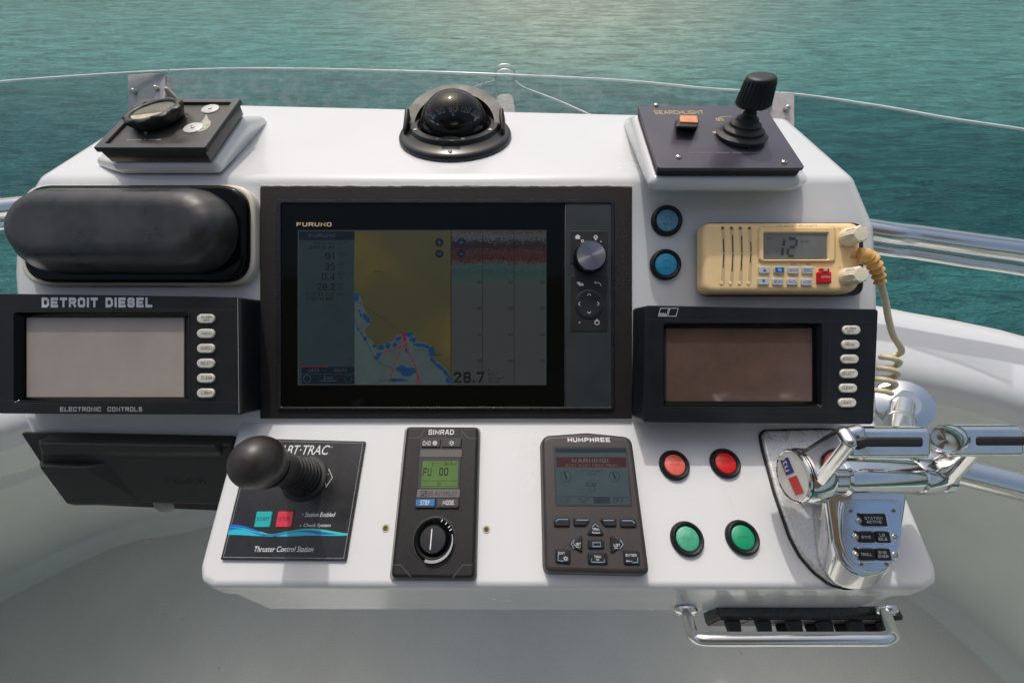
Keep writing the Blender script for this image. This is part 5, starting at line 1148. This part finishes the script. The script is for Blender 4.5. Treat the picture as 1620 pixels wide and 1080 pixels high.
M = Matrix.Translation(c2 + ax * .026) @ ax.to_track_quat('Z', 'Y').to_matrix().to_4x4() @ Matrix.Rotation(R(4), 4, 'Y')
def ribbed(r_, z, amp, n=120): return [V((r_ + (amp if (i % 5) < 3 else -amp)) * math.cos(2 * math.pi * i / n), (r_ + (amp if (i % 5) < 3 else -amp)) * math.sin(2 * math.pi * i / n), z) for i in range(n)]
t.part('neck', lathe([(.0060, -.003), (.0058, .002), (.0080, .006), (.0085, .008)], 20, M=M), rub)
t.part('ribbed_knob', rings([ribbed(.008, .006, 0), ribbed(.0170, .0068, 0), ribbed(.0180, .0085, 0), ribbed(.0176, .0095, .0006), ribbed(.0152, .0300, .0006), ribbed(.0153, .0306, 0), ribbed(.0148, .0330, 0), ribbed(.0130, .0346, 0), ribbed(.009, .0352, 0), ribbed(.004, .0350, 0)]), blk_blue, M=M)

# ================================================================ THROTTLE
t = T('throttle_control', 'polished chrome twin lever engine throttle with five black lettered buttons', 'throttle', LOW, 1350, 850)
gq = [(1205, 680), (1199, 688), (1203, 710), (1222, 780), (1246, 850), (1262, 880), (1284, 906), (1312, 927), (1340, 934), (1376, 926), (1398, 902), (1406, 870), (1408, 800), (1408, 740), (1412, 684), (1300, 678)]
g_ = resample(rnd(t.qs(gq, 0), .006, 4), 90)
t.part('gasket', plate(g_, 0, .0022, .0006), rub)
t.part('base_plate', plate(inset(ccw(g_), .0022), .001, .0055, .0022, 3), pm('pitted_light_metal', (.70, .70, .69), .30, .45, var=.12, vs=120, rv=.12))
# pod: rises from the plate, rounded at the lower end
pq = [(1296, 760), (1293, 830), (1296, 880), (1314, 915), (1345, 932), (1378, 926), (1405, 900), (1412, 860), (1412, 760)]
PO = LOW.w(1376, 850, .040); a10 = R(14)
POD = Fr(PO, EX, UP * math.cos(a10) + FW * math.sin(a10))
def pq2(x, y, h_=0): q_ = POD.w(x, y, h_) - PO; return (q_.dot(POD.x), q_.dot(POD.y))
MP = t.Mi @ POD.M
outl = [(1318, 774), (1318, 815), (1320, 855), (1330, 888), (1350, 909), (1376, 916), (1404, 908), (1423, 886), (1431, 852), (1432, 815), (1432, 774)]
po = smooth_closed([pq2(a, b) for a, b in outl], 3)
base_o = smooth_closed([t.q(a, b, .004) for a, b in [(1289, 760), (1288, 800), (1288, 850), (1294, 890), (1312, 918), (1340, 931), (1372, 927), (1396, 906), (1406, 865), (1407, 810), (1407, 765)]], 3)
P = [(x, y, .009) for x, y in inset(ccw(base_o), .005)]
for x, y in inset(ccw(po), .005): q_ = MP @ V(x, y, -.006); P.append(tuple(q_))
t.part('pod', hull(P, .005, 16), chrome, wn=True)
def on_pod(name, pts_, z0, z1, b, mat, par=None, seg=2): return t.part(name, plate(pts_, z0, z1, b, seg), mat, par, M=MP)
pan = [pq2(a, b) for a, b in smooth_closed([(1333, 800), (1331, 822), (1332, 848), (1340, 874), (1355, 893), (1376, 901), (1398, 894), (1414, 874), (1421, 848), (1422, 822), (1420, 800), (1414, 794), (1376, 794), (1339, 794)], 3)]
on_pod('button_bezel', inset(ccw(pan), -.0022), -.002, .0012, .0012, chrome, None, 3)
on_pod('button_plate', pan, 0, .0017, .0003, pm('sky_tinted_plate', (.72, .82, .95), .10, 1, var=.05, vs=30, rv=.04))  # blue of the reflected sky tinted into the metal colour
def prect(x0, y0, x1, y1, h_=0, r=.0014): a, b = pq2(x0, y1, h_), pq2(x1, y0, h_); return rnd([(a[0], a[1]), (b[0], a[1]), (b[0], b[1]), (a[0], b[1])], r, 4)
def podlathe(name, prof, x, y, mat, par=None, n=16): u, v_ = pq2(x, y); return t.part(name, lathe(prof, n, c=(u, v_, .0017)), mat, par, M=MP)
for x, y in ((1343.5, 807), (1411, 807), (1360, 891), (1400, 891)):
    so_ = podlathe('screw', [(.0021, 0), (.0020, .0007), (.0001, .0009)], x, y, screw_m)
    u, v_ = pq2(x, y)
    for k in (0, 1):
        g = .6 + k * math.pi / 2; b2 = bmesh.new(); b2.faces.new([b2.verts.new((u + px_ * math.cos(g) - py_ * math.sin(g), v_ + px_ * math.sin(g) + py_ * math.cos(g), .00265 + k * .00003)) for px_, py_ in ((-.0013, -.00025), (.0013, -.00025), (.0013, .00025), (-.0013, .00025))]); t.part('slot', b2, ink_k, so_, M=MP)
for s_, x0, y0, x1, y1 in (('STATION\nACTIVE', 1366, 812, 1399, 832), ('SYNC', 1360.5, 840, 1380, 858), ('LO\nIDLE', 1387.5, 840, 1405, 858), ('TROLL', 1360.5, 867, 1381, 886), ('ENG\nOVER', 1387.5, 867, 1406, 886)):
    on_pod('button_frame', prect(x0 - 2.5, y0 - 2, x1 + 1.2, y1 + 1.6), .0010, .0034, .0006, chrome)
    kb = on_pod('button', prect(x0, y0, x1, y1, .004), .0015, .0056, .0009, key_m, None, 3)
    xm, ym = (x0 + x1) / 2, (y0 + y1) / 2; tw = {'SYNC': 13.5, 'TROLL': 17, 'LO\nIDLE': 11.5, 'ENG\nOVER': 14}.get(s_, 26); th2 = 11 if '\n' in s_ else 4.6
    vs, fs = glyphs(s_, .015); mnx, mxx, mny, mxy = min(v.x for v in vs), max(v.x for v in vs), min(v.y for v in vs), max(v.y for v in vs)
    a, b = pq2(xm - tw / 2, ym + th2 / 2, .0058), pq2(xm + tw / 2, ym - th2 / 2, .0058)
    b2 = bmesh.new(); bv = [b2.verts.new((a[0] + (v.x - mnx) / (mxx - mnx) * (b[0] - a[0]), a[1] + (v.y - mny) / (mxy - mny) * (b[1] - a[1]), .0058 + v.z * 2e-6)) for v in vs]
    for f in fs:
        try: b2.faces.new([bv[i] for i in f])
        except ValueError: pass
    t.part('lettering', b2, ink_w, kb, M=MP)
for x, y in ((1357, 822), (1352, 848), (1352, 876), (1411, 848), (1411.5, 876)):
    lo = podlathe('lamp_bezel', [(.0035, 0), (.0033, .0014), (.0024, .0020), (.0021, .0006)], x, y, chrome); podlathe('lamp', [(.0020, 0), (.0018, .0016), (.0001, .0024)], x, y, ledoff, lo)
# barrel along x
def bar(px, py, Z): return t.l(dep(px, py, Z))
By, Bz = 0, 0
bc = bar(1385, 752, .405)
def barx(x, r_, seg=40): return (x, r_)
def lathe_x(prof, name, mat, parent=None):
    bm = lathe([(r_, z) for z, r_ in prof], 44); M = Matrix.Translation((0, bc.y, bc.z)) @ Matrix.Rotation(R(90), 4, 'Y')
    return t.part(name, bm, mat, parent, M=M)
X = lambda px: bar(px, 752, .405).x
rB = .0170
lathe_x([(X(1326), .0001), (X(1326), rB), (X(1440), rB), (X(1443), rB - .0012)], 'barrel', chrome)
lathe_x([(X(1442), .0160), (X(1444), rB + .0006), (X(1470), rB + .0006), (X(1476), rB - .003), (X(1477), .0001)], 'end_collar', chrome)
lathe_x([(X(1294), rB - .001), (X(1294), rB + .0004), (X(1322), rB + .0004), (X(1324), rB - .002)], 'end_collar', chrome)
lathe_x([(X(1323), rB - .0008), (X(1327), rB + .0022), (X(1331), rB - .0008)], 'seam_ring', chrome)
# lower saddle joining barrel and pod
t.part('saddle', hull([(X(1338), bc.y - .004, bc.z - .012), (X(1432), bc.y - .004, bc.z - .012), (X(1338), bc.y - .016, .022), (X(1425), bc.y - .016, .022), (X(1320), bc.y, .012), (X(1420), bc.y, .012)], .007, 16), chrome, wn=True)
# left hub
xh = X(1262)
lathe_x([(X(1302), .0001), (X(1302), .0200), (X(1288), .0255), (X(1264), .0262), (X(1259), .0250), (X(1257), .0001)], 'hub', chrome)
cap_x = X(1257) - .0010
def capM(x): return Matrix(((0, 0, -1, x), (1, 0, 0, bc.y), (0, -1, 0, bc.z), (0, 0, 0, 1)))     # local z -> -x, local x -> +y, local y -> -z
CM = capM(cap_x)
capd = t.part('hub_cap', lathe([(.0252, -.001), (.0252, .0010), (.0238, .0020), (.0226, .0012)], 40, M=CM), chrome)
t.part('cap_disc', lathe([(.0228, 0), (.0224, .0014), (.0001, .0017)], 40, M=CM), pm('cap_white', (.74, .72, .66), .25), capd)
def capquad(name, pts_, z, mat, par):
    bm = bmesh.new(); bm.faces.new([bm.verts.new((x, y, z)) for x, y in pts_]); return t.part(name, bm, mat, par, M=CM)
capquad('blue_square', [(0.0018, 0.0080), (0.0171, 0.0100), (0.0171, -0.0035), (0.0018, -0.0057)], .0020, pm('logo_blue', S(20, 45, 130), .35), capd)
capquad('red_square', [(-0.0177, 0.0035), (-0.0012, 0.0065), (-0.0012, -0.0073), (-0.0177, -0.0097)], .0020, pm('logo_red', S(205, 20, 20), .35), capd)
vs, fs = glyphs('~mtu', .01); W = max(v.x for v in vs); k = .0100 / W; bm = bmesh.new(); bv = [bm.verts.new((.0150 - v.x * k - .0002, (.0068 - v.y * k * 1.0), .0022)) for v in vs]
for f in fs:
    try: bm.faces.new([bv[i] for i in f])
    except ValueError: pass
t.part('logo_lettering', bm, ink_w, capd, M=CM)
# lever arms and T handles
def arm(p0, p1, p2, w0_, w1_, th_=.0035):
    P = []
    for p, w_ in ((p0, w0_), (p1, (w0_ + w1_) / 2), (p2, w1_)):
        for s_ in (-1, 1): P.append((p.x, p.y + s_ * w_ * .8, p.z, th_))
    return P
hubc = V(cap_x + .010, bc.y, bc.z)
eL = bar(1338, 693, .352)
pA = V(hubc.x, hubc.y + .004, hubc.z + .010); 
def leverarm(name, a, b, wa, wb, th_=.0042):
    d = (b - a).normalized(); side = V(1, 0, 0).cross(d).normalized(); bm = bmesh.new()
    P = []
    for p, w_ in ((a, wa), (a.lerp(b, .55), (wa * .45 + wb * .55)), (b, wb)):
        for s_ in (-1, 1): q_ = p + side * s_ * w_ * .8; P.append((q_.x, q_.y, q_.z, th_ + (.0030 if p is a else .0022 if p is b else .0010)))
    return t.part(name, hull(P, th_, 20), chrome, wn=True), side
lv1, side1 = leverarm('lever_arm', V(hubc.x, bc.y, bc.z), eL, .0165, .0045)
# slot inlay on the arm
d_ = (eL - V(hubc.x, bc.y, bc.z)); a_ = V(hubc.x, bc.y, bc.z) + d_ * .55 - V(.0036, 0, 0); b_ = V(hubc.x, bc.y, bc.z) + d_ * .86 - V(.0036, 0, 0)
t.part('arm_recess', hull([tuple(a_ + side1 * .0022), tuple(a_ - side1 * .0022), tuple(b_ + side1 * .0022), tuple(b_ - side1 * .0022)], .0012, 10), pm('dull_chrome', (.30, .29, .28), .25, 1), lv1, wn=True)
def thandle(x0, x1, y0, y1, Z, insx0, insx1, iy0, iy1):
    a, b, c_, d__ = bar(x0, y1, Z), bar(x1, y1, Z), bar(x1, y0, Z), bar(x0, y0, Z)
    rr_ = .0052; back = (t.Mi.to_3x3() @ FW) * .006
    P = []
    for p, sx, sy in ((a, 1, 1), (b, -1, 1), (c_, -1, -1), (d__, 1, -1)):
        q_ = p + V(sx * rr_, 0, 0) + (t.Mi.to_3x3() @ UP) * (sy * rr_); P += [tuple(q_), tuple(q_ + back)]
    o = t.part('lever_handle', hull(P, rr_, 18), chrome, wn=True)
    up_ = t.Mi.to_3x3() @ UP; nn_ = t.Mi.to_3x3() @ (-FW)
    ym = (iy0 + iy1) / 2; hw_ = (bar(insx0, iy0, Z) - bar(insx0, iy1, Z)).length / 2 - .002
    P = []
    for xx in (insx0, insx1):
        q_ = bar(xx, ym, Z) + nn_ * (rr_ - .0012) + V(.004 if xx == insx0 else -.004, 0, 0)
        P += [tuple(q_ + up_ * hw_), tuple(q_ - up_ * hw_)]
    t.part('rubber_insert', hull(P, .0024, 12), rub, o, wn=True); return o
o1 = thandle(1336, 1468, 676, 724, .356, 1352, 1454, 689, 704)
# the rubber continues down the arm
P = [bar(1341, 699, .354), bar(1362, 694, .350), bar(1352, 705, .352), bar(1362, 701, .350)]
t.part('rubber_strip', hull([tuple(p + (t.Mi.to_3x3() @ (-FW)) * .003) for p in P], .0026, 12), rub, lv1, wn=True)
t.part('elbow', hull([tuple(bar(1334, 688, .356)), tuple(bar(1356, 682, .356)), tuple(bar(1338, 708, .356)), tuple(bar(1358, 716, .358)), tuple(bar(1325, 700, .362))], .0056, 16), chrome, lv1, wn=True)
hub2 = V(X(1484), bc.y, bc.z)
lathe_x([(X(1478), .0001), (X(1478), .0165), (X(1490), .0165), (X(1493), .0140), (X(1494), .0001)], 'hub', chrome)
e2 = bar(1535, 708, .366)
lv2, _ = leverarm('lever_arm', V(hub2.x, bc.y, bc.z), e2, .0085, .0030)
o2 = thandle(1492, 1614, 673, 722, .362, 1530, 1614, 688, 702)
b2 = bar(1499, 694, .357); M = Matrix.Translation(b2) @ (t.Mi.to_3x3() @ (-FW * .55 + V(-.95, 0, 0))).to_track_quat('Z', 'Y').to_matrix().to_4x4()
t.part('handle_boss', lathe([(.0115, -.010), (.0122, .000), (.0110, .0026), (.0088, .0018), (.0001, .0030)], 32, M=M), chrome, o2)

# ================================================================ GRAB RAIL AND TOGGLE STRIP UNDER THE SHELF
LIPs = Fr(V(0, lipw.y + .0035, 0 + lipw.z), EX, Z3)
t = T('grab_handle', 'polished steel U shaped grab handle below the front edge of the console', 'handle', LIPs, 1245, 968)
def lp(px, py, h_): return t.p(px, py, h_)
a, b = lp(1085, 967, .003), lp(1401, 967, .003)
for q_ in (a, b):
    t.part('foot', lathe([(.0135, -.003), (.0135, .001), (.0115, .003), (.007, .0042)], 28, c=(q_.x, q_.y, .002)), rail_m)
    screw(t, 0, 0, 0, .0025) if False else None
ha = .038
pts_ = [V(a.x, a.y, 0), V(a.x, a.y - .002, .018)] 
lo, ro_ = t.p(1097, 1010, ha), t.p(1413, 1010, ha)
def fillet3(P, r, n=7):
    P = [Vector(p) for p in P]; o = [P[0]]
    for i in range(1, len(P) - 1):
        u = (P[i - 1] - P[i]).normalized(); w2 = (P[i + 1] - P[i]).normalized(); s_, e = P[i] + u * r, P[i] + w2 * r
        for k in range(n + 1): q = k / n; o.append(s_ * (1 - q) ** 2 + P[i] * 2 * q * (1 - q) + e * q * q)
    o.append(P[-1]); return o
path = fillet3([V(a.x, a.y, .002), V(lo.x, lo.y, ha), V(ro_.x, lo.y, ha), V(b.x, b.y, .002)], .015)
t.part('bar', tube(path, .0062, 18), rail_m)
for q_ in (a, b):
    for dx in (-.009, .009): t.part('screw', lathe([(.0026, 0), (.0024, .0015), (.0001, .0022)], 14, c=(q_.x + dx, q_.y - .001, .0045)), screw_m)
t = T('toggle_switch_panel', 'black strip of rubber booted toggle switches behind the grab handle', 'switch panel', LIPs, 1245, 972)
p0, p1 = t.p(1118, 972, 0), t.p(1392, 972, 0)
yt, yb = t.p(1245, 963, 0).y, t.p(1245, 963, 0).y - .050
t.part('strip', plate(rnd([(p0.x, yb), (p1.x, yb), (p1.x, yt), (p0.x, yt)], .003), -.003, .009, .002, 3), blk_s)
n = 6
for i in range(n):
    x0 = p0.x + (p1.x - p0.x) * (i + .5) / n; w_ = (p1.x - p0.x) / n * .5
    t.part('cell', plate(rnd([(x0 - w_ * .94, yb + .002), (x0 + w_ * .94, yb + .002), (x0 + w_ * .94, yt - .002), (x0 - w_ * .94, yt - .002)], .002), .008, .0105, .0008), blk)
    up_ = i in (0, 1, 2, 3, 4, 5); yk = yt - .012
    t.part('toggle', hull([(x0 - .006, yk - .004, .012), (x0 + .006, yk - .004, .012), (x0 - .006, yk + .004, .012), (x0 + .006, yk + .004, .012), (x0 - .0045, yk - .006, .026), (x0 + .0045, yk - .006, .026), (x0 - .0045, yk - .001, .026), (x0 + .0045, yk - .001, .026)], .0022, 10), rub, wn=True)
    if i >= 2:
        yk = yt - .036; t.part('toggle', hull([(x0 - .006, yk - .004, .012), (x0 + .006, yk + .004, .012), (x0 - .0045, yk - .008, .026), (x0 + .0045, yk - .008, .026), (x0 - .0045, yk - .003, .026), (x0 + .0045, yk - .003, .026)], .0022, 10), rub, wn=True)

# ================================================================ RIGHT HAND RAIL
hr = T('hand_rail', 'thick polished steel hand rail with round flange behind the throttle levers', 'rail', TOP, 0, 0, at=dep(1430, 640, .785))
fl = hr.l(dep(1430, 640, .785)); nn_ = (dep(1427, 668, .755) - dep(1430, 640, .785)).normalized(); nl = (hr.Mi.to_3x3() @ V(-.25, -.35, .85)).normalized()
M = Matrix.Translation(fl) @ nl.to_track_quat('Z', 'Y').to_matrix().to_4x4()
hr.part('flange', lathe([(.048, -.004), (.048, .001), (.043, .0035), (.028, .006), (.022, .010)], 40, M=M), rail_m)
pth = spline([dep(1428, 640, .785), dep(1424, 664, .755), dep(1425, 690, .725), dep(1438, 715, .70), dep(1470, 733, .685), dep(1520, 745, .675), dep(1580, 760, .665), dep(1640, 775, .655), dep(1720, 795, .64)], 8)
hr.part('tube', tube([hr.l(p) for p in pth], [.0225 if i > 8 else .0185 for i in range(len(pth))], 24), rail_m)
